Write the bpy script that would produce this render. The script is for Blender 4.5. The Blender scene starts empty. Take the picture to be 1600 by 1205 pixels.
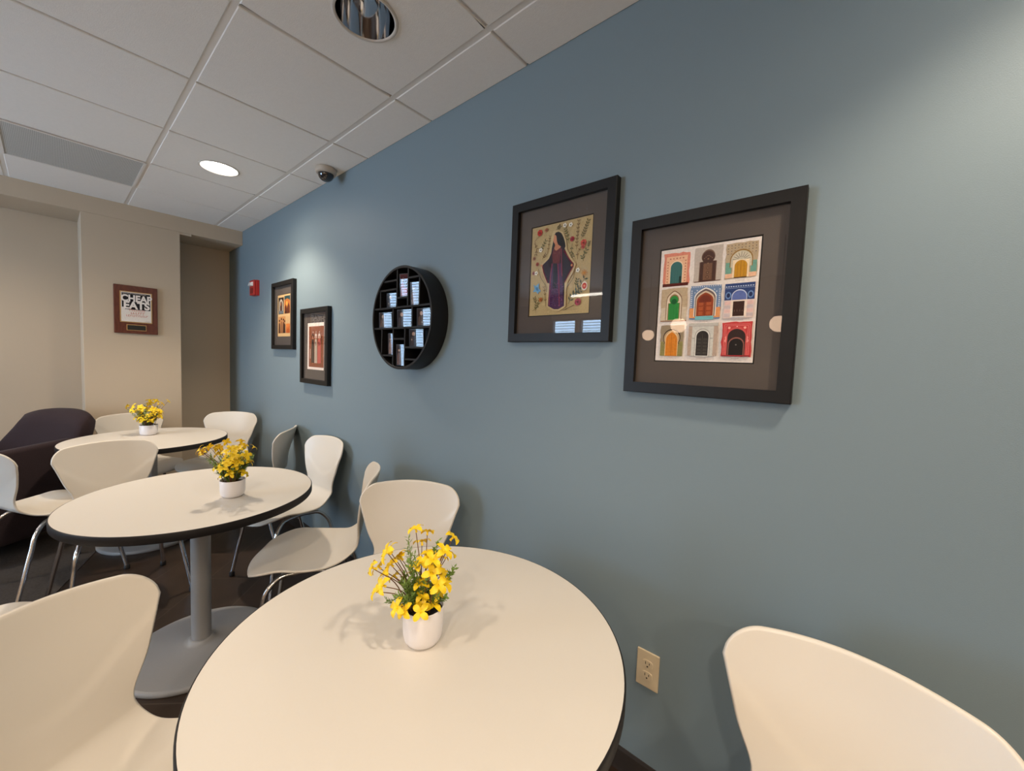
import bpy, bmesh, math, random
import numpy as np
from mathutils import Vector, Matrix

SC = bpy.context.scene
COL = SC.collection
PI = math.pi
rnd = random.Random(7)

# ------------------------------------------------------------------ camera
CAM_R = Vector((0.7580572563, 0.6510412055, 0.0386593442))
CAM_U = Vector((-0.0686232213, 0.0206751943, 0.9974283884))
CAM_F = Vector((-0.6485676908, 0.7587607562, -0.0603495258))
CAM_C = Vector((0.0, -1.2593, 1.395))
FPX = 617.137
cam_data = bpy.data.cameras.new('camera')
cam_data.sensor_fit = 'HORIZONTAL'
cam_data.sensor_width = 36.0
cam_data.lens = FPX / 1600 * 36.0
cam_data.clip_start = 0.02
cam = bpy.data.objects.new('camera', cam_data)
COL.objects.link(cam)
M = Matrix((CAM_R, CAM_U, -CAM_F)).transposed().to_4x4()
M.translation = CAM_C
cam.matrix_world = M
SC.camera = cam

# ------------------------------------------------------------------ view, world
SC.view_settings.view_transform = 'Standard'
SC.view_settings.look = 'None'
SC.view_settings.gamma = 1.0
SC.view_settings.use_curve_mapping = False
SC.view_settings.exposure = 0.16
world = bpy.data.worlds.new('world')
SC.world = world
world.use_nodes = True
bg = world.node_tree.nodes['Background']
bg.inputs[0].default_value = (0.72, 0.85, 1.0, 1)
bg.inputs[1].default_value = 1.0

# light levels (W / radiance)
WARM = (1.0, 0.83, 0.64)
SPOT_W = 60.0          # the two lit downlights along the blue wall
ROOM_SPOT_W = 56.0     # unseen downlights added further into the room
WINDOW_RAD = 17.5       # daylight in the windows
LENS_RAD = 14.0
GLOBE_RAD = 13.0
TUBE_RAD = 18.0

# ------------------------------------------------------------------ dimensions
CEIL = 2.571
XL, XCOL, XR, YF = -5.10, -4.653, 2.40, -4.60
TILE = 0.61
TX0 = -1.0583          # a cross line of the ceiling grid
TY0 = -0.2184          # a runner of the ceiling grid


# ------------------------------------------------------------------ materials
def s2l(c):
    return tuple(((v / 255) / 12.92 if v / 255 <= 0.04045 else ((v / 255 + 0.055) / 1.055) ** 2.4) for v in c)


def mat(name, col, rough=0.5, metal=0.0, noise=0.0, nscale=30.0, bump=0.0, bscale=200.0, coat=0.0, spec=0.5, sheen=0.0):
    m = bpy.data.materials.new(name)
    m.use_nodes = True
    nt = m.node_tree
    b = nt.nodes['Principled BSDF']
    b.inputs['Base Color'].default_value = (*col, 1)
    b.inputs['Roughness'].default_value = rough
    b.inputs['Metallic'].default_value = metal
    b.inputs['Specular IOR Level'].default_value = spec
    b.inputs['Coat Weight'].default_value = coat
    b.inputs['Sheen Weight'].default_value = sheen
    tc = nt.nodes.new('ShaderNodeTexCoord')
    if noise > 0:
        n = nt.nodes.new('ShaderNodeTexNoise')
        n.inputs['Scale'].default_value = nscale
        n.inputs['Detail'].default_value = 4
        r = nt.nodes.new('ShaderNodeMapRange')
        r.inputs[3].default_value = 1 - noise
        r.inputs[4].default_value = 1 + noise
        v = nt.nodes.new('ShaderNodeHueSaturation')
        v.inputs['Color'].default_value = (*col, 1)
        nt.links.new(tc.outputs['Object'], n.inputs['Vector'])
        nt.links.new(n.outputs[0], r.inputs[0])
        nt.links.new(r.outputs[0], v.inputs['Value'])
        nt.links.new(v.outputs[0], b.inputs['Base Color'])
    if bump > 0:
        n2 = nt.nodes.new('ShaderNodeTexNoise')
        n2.inputs['Scale'].default_value = bscale
        n2.inputs['Detail'].default_value = 3
        bp = nt.nodes.new('ShaderNodeBump')
        bp.inputs['Strength'].default_value = bump
        bp.inputs['Distance'].default_value = 0.002
        nt.links.new(tc.outputs['Object'], n2.inputs['Vector'])
        nt.links.new(n2.outputs[0], bp.inputs['Height'])
        nt.links.new(bp.outputs[0], b.inputs['Normal'])
    return m


def emit(name, col, strength):
    m = bpy.data.materials.new(name)
    m.use_nodes = True
    nt = m.node_tree
    nt.nodes.clear()
    o = nt.nodes.new('ShaderNodeOutputMaterial')
    e = nt.nodes.new('ShaderNodeEmission')
    e.inputs[0].default_value = (*col, 1)
    e.inputs[1].default_value = strength
    nt.links.new(e.outputs[0], o.inputs[0])
    return m


def glass_mat(name, rough=0.0, tint=(1, 1, 1)):
    """a thin pane: clear, with the surface reflection of glass"""
    m = bpy.data.materials.new(name)
    m.use_nodes = True
    nt = m.node_tree
    nt.nodes.clear()
    o = nt.nodes.new('ShaderNodeOutputMaterial')
    mix = nt.nodes.new('ShaderNodeMixShader')
    t = nt.nodes.new('ShaderNodeBsdfTransparent')
    t.inputs[0].default_value = (*tint, 1)
    g = nt.nodes.new('ShaderNodeBsdfGlossy')
    g.inputs['Roughness'].default_value = rough
    f = nt.nodes.new('ShaderNodeFresnel')
    geo = nt.nodes.new('ShaderNodeNewGeometry')
    ior = nt.nodes.new('ShaderNodeMapRange')        # the same index from either side of the pane
    ior.inputs[3].default_value = 1.55
    ior.inputs[4].default_value = 1 / 1.55
    nt.links.new(geo.outputs['Backfacing'], ior.inputs[0])
    nt.links.new(ior.outputs[0], f.inputs[0])
    nt.links.new(f.outputs[0], mix.inputs[0])
    nt.links.new(t.outputs[0], mix.inputs[1])
    nt.links.new(g.outputs[0], mix.inputs[2])
    nt.links.new(mix.outputs[0], o.inputs[0])
    return m


def ink_mat(name, rough=0.7):
    """printed paper: the ink colour of every printed shape is stored on the sheet"""
    m = bpy.data.materials.new(name)
    m.use_nodes = True
    nt = m.node_tree
    b = nt.nodes['Principled BSDF']
    a = nt.nodes.new('ShaderNodeAttribute')
    a.attribute_name = 'ink'
    n = nt.nodes.new('ShaderNodeTexNoise')
    n.inputs['Scale'].default_value = 160
    tc = nt.nodes.new('ShaderNodeTexCoord')
    r = nt.nodes.new('ShaderNodeMapRange')
    r.inputs[3].default_value = 0.82
    r.inputs[4].default_value = 1.18
    h = nt.nodes.new('ShaderNodeHueSaturation')
    nt.links.new(tc.outputs['Object'], n.inputs['Vector'])
    nt.links.new(n.outputs[0], r.inputs[0])
    nt.links.new(r.outputs[0], h.inputs['Value'])
    nt.links.new(a.outputs['Color'], h.inputs['Color'])
    nt.links.new(h.outputs[0], b.inputs['Base Color'])
    b.inputs['Roughness'].default_value = rough
    b.inputs['Specular IOR Level'].default_value = 0.2
    return m


def floor_mat():
    m = mat('dark_floor_tile', (0.03, 0.02, 0.015), 0.38)
    nt = m.node_tree
    b = nt.nodes['Principled BSDF']
    tc = nt.nodes.new('ShaderNodeTexCoord')
    mp = nt.nodes.new('ShaderNodeMapping')
    mp.inputs['Rotation'].default_value[2] = math.radians(45)
    mp.inputs['Location'].default_value = (0.08, 0.11, 0)
    br = nt.nodes.new('ShaderNodeTexBrick')
    br.offset = 0.5
    br.inputs['Color1'].default_value = (0.056, 0.032, 0.020, 1)
    br.inputs['Color2'].default_value = (0.040, 0.023, 0.0145, 1)
    br.inputs['Mortar'].default_value = (0.10, 0.07, 0.05, 1)
    br.inputs['Scale'].default_value = 1.0
    br.inputs['Mortar Size'].default_value = 0.0025
    br.inputs['Brick Width'].default_value = 0.6
    br.inputs['Row Height'].default_value = 0.3
    n = nt.nodes.new('ShaderNodeTexNoise')
    n.inputs['Scale'].default_value = 9
    n.inputs['Detail'].default_value = 6
    mx = nt.nodes.new('ShaderNodeMix')
    mx.data_type = 'RGBA'
    mx.blend_type = 'MULTIPLY'
    mx.inputs[0].default_value = 0.6
    nt.links.new(tc.outputs['Object'], mp.inputs[0])
    nt.links.new(mp.outputs[0], br.inputs[0])
    nt.links.new(tc.outputs['Object'], n.inputs[0])
    nt.links.new(br.outputs[0], mx.inputs[6])
    nt.links.new(n.outputs[0], mx.inputs[7])
    nt.links.new(mx.outputs[2], b.inputs['Base Color'])
    return m


def perforated_mat():
    m = mat('perforated_grey_metal', (0.3, 0.3, 0.29), 0.55)
    nt = m.node_tree
    b = nt.nodes['Principled BSDF']
    tc = nt.nodes.new('ShaderNodeTexCoord')
    mp = nt.nodes.new('ShaderNodeMapping')
    mp.inputs['Scale'].default_value = (150, 150, 150)
    v = nt.nodes.new('ShaderNodeTexVoronoi')
    v.voronoi_dimensions = '2D'
    v.inputs['Randomness'].default_value = 0.0
    v.inputs['Scale'].default_value = 1.0
    r = nt.nodes.new('ShaderNodeValToRGB')
    r.color_ramp.elements[0].position = 0.26
    r.color_ramp.elements[0].color = (0.22, 0.22, 0.215, 1)
    r.color_ramp.elements[1].position = 0.36
    r.color_ramp.elements[1].color = (0.60, 0.60, 0.58, 1)
    nt.links.new(tc.outputs['Object'], mp.inputs[0])
    nt.links.new(mp.outputs[0], v.inputs['Vector'])
    nt.links.new(v.outputs['Distance'], r.inputs[0])
    nt.links.new(r.outputs[0], b.inputs['Base Color'])
    return m


def wood_mat(name, c1, c2, rough=0.35):
    m = mat(name, c1, rough, coat=0.3)
    nt = m.node_tree
    b = nt.nodes['Principled BSDF']
    tc = nt.nodes.new('ShaderNodeTexCoord')
    w = nt.nodes.new('ShaderNodeTexWave')
    w.inputs['Scale'].default_value = 9
    w.inputs['Distortion'].default_value = 14
    r = nt.nodes.new('ShaderNodeValToRGB')
    r.color_ramp.elements[0].color = (*c1, 1)
    r.color_ramp.elements[1].color = (*c2, 1)
    nt.links.new(tc.outputs['Object'], w.inputs[0])
    nt.links.new(w.outputs[0], r.inputs[0])
    nt.links.new(r.outputs[0], b.inputs['Base Color'])
    return m


MT = dict(
    blue=mat('blue_wall_paint', (0.198, 0.258, 0.290), 0.55, bump=0.12, bscale=420, spec=0.35),
    beige=mat('beige_wall_paint', (0.53, 0.435, 0.325), 0.7, bump=0.1, bscale=420, spec=0.2),
    maroon=mat('maroon_wall_paint', (0.13, 0.03, 0.03), 0.6),
    tile=mat('ceiling_tile', (0.86, 0.825, 0.785), 0.9, noise=0.03, nscale=60, bump=0.35, bscale=300, spec=0.1),
    grid=mat('ceiling_grid_metal', (0.80, 0.76, 0.715), 0.45),
    floor=floor_mat(),
    carpet=mat('dark_carpet', (0.075, 0.064, 0.056), 0.95, noise=0.35, nscale=90, bump=0.6, bscale=260, spec=0.05),
    base=mat('dark_baseboard', (0.035, 0.027, 0.022), 0.4),
    white=mat('cream_white_shell', (0.71, 0.655, 0.575), 0.33, spec=0.45),
    top=mat('cream_laminate', (0.71, 0.66, 0.59), 0.42, noise=0.012, nscale=240, spec=0.4),
    edge=mat('black_rubber_edge', (0.013, 0.011, 0.011), 0.5, spec=0.25),
    chrome=mat('chrome_tube', (0.72, 0.72, 0.74), 0.12, metal=1.0),
    cap=mat('black_plastic', (0.015, 0.015, 0.016), 0.45),
    grey=mat('grey_powder_coat', (0.29, 0.287, 0.285), 0.42, noise=0.04, nscale=200, spec=0.5),
    pot=mat('white_ceramic', (0.80, 0.77, 0.78), 0.3),
    soil=mat('dark_soil', (0.02, 0.014, 0.01), 0.95, bump=1.0, bscale=150),
    petal=mat('yellow_petal', (0.95, 0.66, 0.012), 0.5, noise=0.16, nscale=60),
    stem=mat('brown_stem', (0.17, 0.075, 0.03), 0.7),
    leaf=mat('green_leaf', (0.17, 0.27, 0.05), 0.6, noise=0.35, nscale=70),
    frame=mat('black_frame_wood', (0.010, 0.009, 0.0085), 0.45, noise=0.2, nscale=25, spec=0.28),
    matb=mat('charcoal_mat_board', (0.088, 0.069, 0.058), 0.85),
    glass=glass_mat('picture_glass'),
    shelf=mat('black_shelf_wood', (0.010, 0.0095, 0.010), 0.45, noise=0.2, nscale=30, spec=0.32),
    fabric=mat('dark_brown_fabric', (0.036, 0.024, 0.027), 0.92, noise=0.35, nscale=240, bump=0.7, bscale=320, sheen=0.06, spec=0.1),
    ink=ink_mat('printed_paper'),
    red=mat('red_alarm_plastic', (0.50, 0.025, 0.02), 0.35),
    strobe=mat('clear_strobe_lens', (0.75, 0.72, 0.70), 0.15),
    ivory=mat('ivory_plastic', (0.62, 0.51, 0.35), 0.4),
    slot=mat('dark_slot', (0.015, 0.012, 0.010), 0.6),
    wood=wood_mat('mahogany_wood', (0.105, 0.024, 0.013), (0.13, 0.032, 0.016)),
    brass=mat('brass_trim', (0.62, 0.40, 0.17), 0.35, metal=0.8),
    blackplate=mat('black_plate', (0.02, 0.018, 0.015), 0.35),
    camb=mat('beige_camera_housing', (0.52, 0.45, 0.37), 0.5),
    dome=mat('smoked_dome', (0.012, 0.012, 0.016), 0.05, coat=1.0),
    lensring=mat('dark_camera_lens', (0.05, 0.05, 0.055), 0.2, metal=0.6),
    perf=perforated_mat(),
    alu=mat('mirror_reflector', (0.80, 0.80, 0.82), 0.06, metal=1.0),
    trimw=mat('white_trim_ring', (0.64, 0.59, 0.53), 0.5),
    lens=emit('lit_downlight_lens', (1.0, 0.95, 0.86), LENS_RAD),
    daylight=emit('daylight_pane', (0.50, 0.73, 1.0), WINDOW_RAD),
    blind=mat('white_blind_slat', (0.6, 0.62, 0.66), 0.5),
    winframe=mat('window_frame_metal', (0.12, 0.12, 0.13), 0.4),
    globe=emit('lit_pendant_globe', (1.0, 0.68, 0.46), GLOBE_RAD),
    tube=emit('lit_tube', (1.0, 0.93, 0.82), TUBE_RAD),
)


# ------------------------------------------------------------------ mesh helpers
class MB:
    """collects polygons of one mesh object"""

    def __init__(self):
        self.v, self.f, self.m, self.sm = [], [], [], []
        self.ink = None

    def add(self, vs, fs, mi=0, smooth=False):
        o = len(self.v)
        self.v += [tuple(p) for p in vs]
        for f in fs:
            self.f.append([i + o for i in f])
            self.m.append(mi)
            self.sm.append(smooth)
        return o

    def box(self, lo, hi, mi=0, xf=None):
        x0, y0, z0 = lo
        x1, y1, z1 = hi
        vs = [(x0, y0, z0), (x1, y0, z0), (x1, y1, z0), (x0, y1, z0), (x0, y0, z1), (x1, y0, z1), (x1, y1, z1), (x0, y1, z1)]
        if xf is not None:
            vs = [xf @ Vector(p) for p in vs]
        self.add(vs, [(0, 3, 2, 1), (4, 5, 6, 7), (0, 1, 5, 4), (1, 2, 6, 5), (2, 3, 7, 6), (3, 0, 4, 7)], mi)

    def lathe(self, prof, n=48, mi=0, c=(0, 0, 0), smooth=True, cap0=False, cap1=False):
        vs = []
        for r, z in prof:
            for k in range(n):
                a = 2 * PI * k / n
                vs.append((c[0] + r * math.cos(a), c[1] + r * math.sin(a), c[2] + z))
        fs = []
        for i in range(len(prof) - 1):
            for k in range(n):
                k2 = (k + 1) % n
                fs.append((i * n + k, i * n + k2, (i + 1) * n + k2, (i + 1) * n + k))
        self.add(vs, fs, mi, smooth)
        if cap0:
            self.add(vs[:n], [tuple(range(n - 1, -1, -1))], mi)
        if cap1:
            self.add(vs[-n:], [tuple(range(n))], mi)

    def tube(self, pts, r, n=12, mi=0, cap=True):
        pts = [Vector(p) for p in pts]
        rs = r if isinstance(r, (list, tuple)) else [r] * len(pts)
        vs = []
        up = None
        for i, p in enumerate(pts):
            t = (pts[min(i + 1, len(pts) - 1)] - pts[max(i - 1, 0)]).normalized()
            if up is None:
                up = Vector((0, 0, 1)) if abs(t.z) < 0.9 else Vector((1, 0, 0))
            a = t.cross(up).normalized()
            b = a.cross(t).normalized()
            up = b
            for k in range(n):
                w = 2 * PI * k / n
                vs.append(p + a * (rs[i] * math.cos(w)) + b * (rs[i] * math.sin(w)))
        fs = []
        for i in range(len(pts) - 1):
            for k in range(n):
                k2 = (k + 1) % n
                fs.append((i * n + k, i * n + k2, (i + 1) * n + k2, (i + 1) * n + k))
        self.add(vs, fs, mi, True)
        if cap:
            self.add(vs[:n], [tuple(range(n - 1, -1, -1))], mi)
            self.add(vs[-n:], [tuple(range(n))], mi)

    def build(self, name, mats, parent=None, loc=None, rot=None, bevel=0.0, seg=2):
        me = bpy.data.meshes.new(name)
        me.from_pydata(self.v, [], self.f)
        for m in (mats if isinstance(mats, (list, tuple)) else [mats]):
            me.materials.append(m)
        me.polygons.foreach_set('material_index', self.m)
        me.polygons.foreach_set('use_smooth', self.sm)
        me.update()
        o = bpy.data.objects.new(name, me)
        COL.objects.link(o)
        if parent is not None:
            o.parent = parent
        if loc is not None:
            o.location = loc
        if rot is not None:
            o.rotation_euler = rot
        if bevel > 0:
            b = o.modifiers.new('bevel', 'BEVEL')
            b.width = bevel
            b.segments = seg
            b.limit_method = 'ANGLE'
        return o


def spline(P, n=8, dims=3):
    """smooth curve through the points, parametrised by chord length"""
    P = np.asarray(P, float)
    t = np.concatenate([[0], np.cumsum(np.maximum(np.linalg.norm(np.diff(P[:, :dims], axis=0), axis=1), 1e-6))])
    sl = np.diff(P, axis=0) / np.diff(t)[:, None]
    T = np.empty_like(P)
    T[0], T[-1] = sl[0], sl[-1]
    for i in range(1, len(P) - 1):
        h0, h1 = t[i] - t[i - 1], t[i + 1] - t[i]
        T[i] = (sl[i - 1] * h1 + sl[i] * h0) / (h0 + h1)
    out = []
    for i in range(len(P) - 1):
        h = t[i + 1] - t[i]
        for u in np.arange(n) / n:
            out.append((2 * u ** 3 - 3 * u * u + 1) * P[i] + (u ** 3 - 2 * u * u + u) * h * T[i] + (-2 * u ** 3 + 3 * u * u) * P[i + 1] + (u ** 3 - u * u) * h * T[i + 1])
    out.append(P[-1])
    return np.array(out)


def tag(o, label=None, cat=None, group=None, kind=None):
    if label:
        o['label'] = label
    if cat:
        o['category'] = cat
    if group:
        o['group'] = group
    if kind:
        o['kind'] = kind
    return o


def empty(name, loc, rz=0.0, **k):
    o = bpy.data.objects.new(name, None)
    o.empty_display_size = 0.1
    COL.objects.link(o)
    o.location = loc
    o.rotation_euler = (0, 0, rz)
    return tag(o, **k)


def copy_tree(o, parent=None, all_objs=None):
    c = o.copy()
    COL.objects.link(c)
    c.parent = parent
    for ch in list(o.children):
        copy_tree(ch, c)
    return c


def struct(o):
    o['kind'] = 'structure'
    return o


# ------------------------------------------------------------------ the room
def build_room():
    # blue wall (y = 0)
    m = MB(); m.box((XL - 0.1, 0, -0.05), (XR, 0.12, CEIL + 0.3)); struct(m.build('wall_back', MT['blue']))
    # far wall of the recesses
    m = MB(); m.box((XL - 0.12, YF, -0.05), (XL, 0, CEIL + 0.3)); struct(m.build('wall_left', MT['beige']))
    # column between niche and recess; beam over both
    m = MB(); m.box((XL, -1.088, 0), (XCOL, -0.482, 2.44)); struct(m.build('wall_column', MT['beige'], bevel=0.003))
    m = MB(); m.box((XL, YF, 2.44), (XCOL, 0, CEIL + 0.25)); struct(m.build('trim_1', MT['beige'], bevel=0.003))
    # small casing strip under the beam over the recess
    m = MB(); m.box((XCOL - 0.030, -0.482, 2.422), (XCOL - 0.005, -0.40, 2.44)); struct(m.build('trim_2', MT['beige']))
    m = MB(); m.box((XR, YF, -0.05), (XR + 0.1, 0.1, CEIL + 0.3)); struct(m.build('wall_right', MT['beige']))
    # window wall behind the camera
    wins = [(-4.12, -3.62), (-3.55, -3.05), (-2.96, -2.58)]
    z0, z1 = 0.60, 2.17
    m = MB()
    xs = XL - 0.1
    for (a, b) in wins:
        m.box((xs, YF - 0.15, -0.05), (a, YF, CEIL + 0.3), 1 if xs < -4.9 else 0)
        m.box((a, YF - 0.15, -0.05), (b, YF, z0))
        m.box((a, YF - 0.15, z1), (b, YF, CEIL + 0.3))
        xs = b
    m.box((xs, YF - 0.15, -0.05), (XR + 0.1, YF, CEIL + 0.3))
    struct(m.build('wall_front', [MT['beige'], MT['maroon']]))
    for i, (a, b) in enumerate(wins):
        root = struct(empty('window_%d' % (i + 1), ((a + b) / 2, YF, z0)))
        w, h = b - a, z1 - z0
        f = MB()
        t = 0.03
        f.box((-w / 2, -0.12, 0), (-w / 2 + t, -0.04, h)); f.box((w / 2 - t, -0.12, 0), (w / 2, -0.04, h))
        f.box((-w / 2, -0.12, 0), (w / 2, -0.04, t)); f.box((-w / 2, -0.12, h - t), (w / 2, -0.04, h))
        f.build('window_frame', MT['winframe'], root)
        p = MB(); p.box((-w / 2 + t, -0.10, t), (w / 2 - t, -0.095, h - t)); p.build('window_pane', MT['daylight'], root)
        s = MB()
        nz = 34
        for k in range(nz):
            z = 0.03 + (h - 0.06) * k / (nz - 1)
            xf = Matrix.Translation((0, -0.03, z)) @ Matrix.Rotation(math.radians(12), 4, 'X')
            s.box((-w / 2 + 0.01, -0.014, -0.0008), (w / 2 - 0.01, 0.014, 0.0008), 0, xf)
        s.build('window_blind', MT['blind'], root)
    # floor and carpet
    m = MB(); m.box((XL - 0.1, YF - 0.1, -0.08), (XR + 0.1, 0.1, 0)); struct(m.build('floor', MT['floor']))
    poly = [(XL, -0.62), (-2.2, -1.66), (-1.5, -2.2), (-1.5, YF), (XL, YF)]
    m = MB()
    n = len(poly)
    vs = [(x, y, 0.0) for x, y in poly] + [(x, y, 0.004) for x, y in poly]
    fs = [tuple(range(n, 2 * n))[::-1]] + [(i, i + n, (i + 1) % n + n, (i + 1) % n) for i in range(n)]
    m.add(vs, fs)
    o = m.build('floor_carpet', MT['carpet'])
    bm = bmesh.new(); bm.from_mesh(o.data); bmesh.ops.recalc_face_normals(bm, faces=bm.faces); bm.to_mesh(o.data); bm.free()
    struct(o)
    # baseboards
    def base(name, a, b, nrm):
        m = MB()
        dx, dy = b[0] - a[0], b[1] - a[1]
        prof = [(0.0, 0.0), (0.012, 0.0), (0.010, 0.012), (0.006, 0.07), (0.003, 0.08), (0.0, 0.08)]
        vs = []
        for p in (a, b):
            for d, z in prof:
                vs.append((p[0] + nrm[0] * d, p[1] + nrm[1] * d, z))
        k = len(prof)
        m.add(vs, [(i, i + 1, i + 1 + k, i + k) for i in range(k - 1)])
        struct(m.build(name, MT['base']))
    base('baseboard_back', (XL, 0), (XR, 0), (0, -1))
    base('baseboard_left', (XL, YF), (XL, -1.088), (1, 0))
    base('baseboard_column', (XCOL, -1.088), (XCOL, -0.482), (1, 0))
    base('baseboard_recess', (XL, -0.482), (XL, 0), (1, 0))
    base('baseboard_niche', (XL, -1.088), (XCOL, -1.088), (0, -1))


CANS = {}     # tiles with a downlight


def build_ceiling(cans, vent):
    m = MB()
    gap, gapy = 0.006, 0.011
    xs = []
    k = TX0
    while k > XCOL:
        k -= TILE
    xs = [XCOL]
    k += TILE
    while k < XR:
        if k > XCOL + 0.01:
            xs.append(k)
        k += TILE
    xs.append(XR)
    ys = [0.0]
    k = TY0
    while k > YF:
        ys.append(k)
        k -= TILE
    ys.append(YF)
    zt = CEIL
    for i in range(len(xs) - 1):
        for j in range(len(ys) - 1):
            x0, x1, y1, y0 = xs[i] + gap, xs[i + 1] - gap, ys[j] - gapy, ys[j + 1] + gapy
            if i == 0: x0 = xs[i]
            if j == 0: y1 = 0
            cx, cy = (xs[i] + xs[i + 1]) / 2, (ys[j] + ys[j + 1]) / 2
            if any(abs(cx - a) < 0.2 and abs(cy - b) < 0.2 for a, b in vent):
                continue
            hole = None
            for a, b, r in cans:
                if abs(cx - a) < 0.25 and abs(cy - b) < 0.25:
                    hole = (a, b, r)
            bz = 0.003
            rim = [(x0, y0), (x1, y0), (x1, y1), (x0, y1)]
            inn = [(x0 + bz, y0 + bz), (x1 - bz, y0 + bz), (x1 - bz, y1 - bz), (x0 + bz, y1 - bz)]
            vs = [(x, y, zt + 0.012) for x, y in rim] + [(x, y, zt + 0.0025) for x, y in rim] + [(x, y, zt) for x, y in inn]
            fs = []
            for a in range(4):
                b = (a + 1) % 4
                fs += [(a, b, b + 4, a + 4), (a + 4, b + 4, b + 8, a + 8)]
            if hole is None:
                m.add(vs, fs + [(8, 11, 10, 9)][:0] + [(11, 10, 9, 8)])
            else:
                m.add(vs, fs)
                a, b, r = hole
                n = 48
                circ, sq = [], []
                for q in range(n):
                    w = 2 * PI * q / n
                    c, s = math.cos(w), math.sin(w)
                    circ.append((a + r * c, b + r * s, zt))
                    t = min((inn[1][0] - a) / c if c > 1e-9 else 9, (inn[0][0] - a) / c if c < -1e-9 else 9,
                            (inn[2][1] - b) / s if s > 1e-9 else 9, (inn[0][1] - b) / s if s < -1e-9 else 9)
                    sq.append((a + t * c, b + t * s, zt))
                # square corners fall on multiples of 45 degrees (n divisible by 8)
                m.add(sq + circ, [((q + 1) % n, q, q + n, (q + 1) % n + n) for q in range(n)])
    struct_o = m.build('ceiling', MT['tile'])
    struct(struct_o)
    # suspended grid: runners and cross tees
    g = MB()
    for y in ys[1:-1]:
        g.box((XCOL, y - 0.012, CEIL + 0.003), (XR, y + 0.012, CEIL + 0.03))
    for x in xs[1:-1]:
        g.box((x - 0.012, YF, CEIL + 0.011), (x + 0.012, 0, CEIL + 0.03))
    # wall angle
    g.box((XCOL, -0.014, CEIL + 0.012), (XR, 0, CEIL + 0.03))
    g.box((XCOL, YF, CEIL + 0.012), (XCOL + 0.014, 0, CEIL + 0.03))
    struct(g.build('ceiling_grid', MT['grid']))
    # slab above, keeps the plenum dark
    m = MB(); m.box((XL - 0.1, YF - 0.1, CEIL + 0.27), (XR + 0.1, 0.1, CEIL + 0.37)); struct(m.build('ceiling_slab', MT['tile']))


def spot(name, loc, watts, parent, size=126, blend=0.45):
    d = bpy.data.lights.new(name, 'SPOT')
    d.energy = watts
    d.color = WARM
    d.spot_size = math.radians(size)
    d.spot_blend = blend
    d.shadow_soft_size = 0.045
    o = bpy.data.objects.new(name, d)
    COL.objects.link(o)
    o.parent = parent
    o.location = loc
    return o


def downlight(x, y, lit, label, watts=0.0, group=None):
    root = empty('downlight', (x, y, CEIL), label=label, cat='ceiling light', group=group)
    r = 0.097
    zb = -0.0012
    m = MB()
    m.lathe([(r, 0.03), (r, zb - 0.001), (r + 0.003, zb - 0.004), (r + 0.010, zb - 0.004), (r + 0.0135, zb)], 64)
    m.build('trim_ring', MT['trimw'], root)
    if lit:
        m = MB(); m.lathe([(0.0005, 0.010), (r * 0.5, 0.008), (r, 0.004)], 64); m.build('lens', MT['lens'], root)
        m = MB(); m.lathe([(r + 0.004, 0.004), (r + 0.004, 0.14), (0.001, 0.14)], 48); m.build('can', MT['alu'], root)
        if group:
            spot('lamp_beam', (0, 0, -0.012), watts, root, 152, 0.55)
            return root
        spot('lamp_beam', (0, 0, -0.012), watts * 0.86, root, 116, 0.5)
        spot('lamp_spill', (0, 0, -0.012), watts * 0.34, root, 168, 1.0)
    else:
        m = MB()
        m.lathe([(r, zb), (r - 0.003, 0.03), (r - 0.012, 0.075), (r - 0.026, 0.115), (r - 0.045, 0.15), (r - 0.052, 0.16)], 64)
        m.build('reflector', MT['alu'], root)
        m = MB(); m.lathe([(r - 0.05, 0.158), (r - 0.05, 0.165), (0.001, 0.165)], 32); m.build('socket', MT['cap'], root)
    return root


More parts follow.
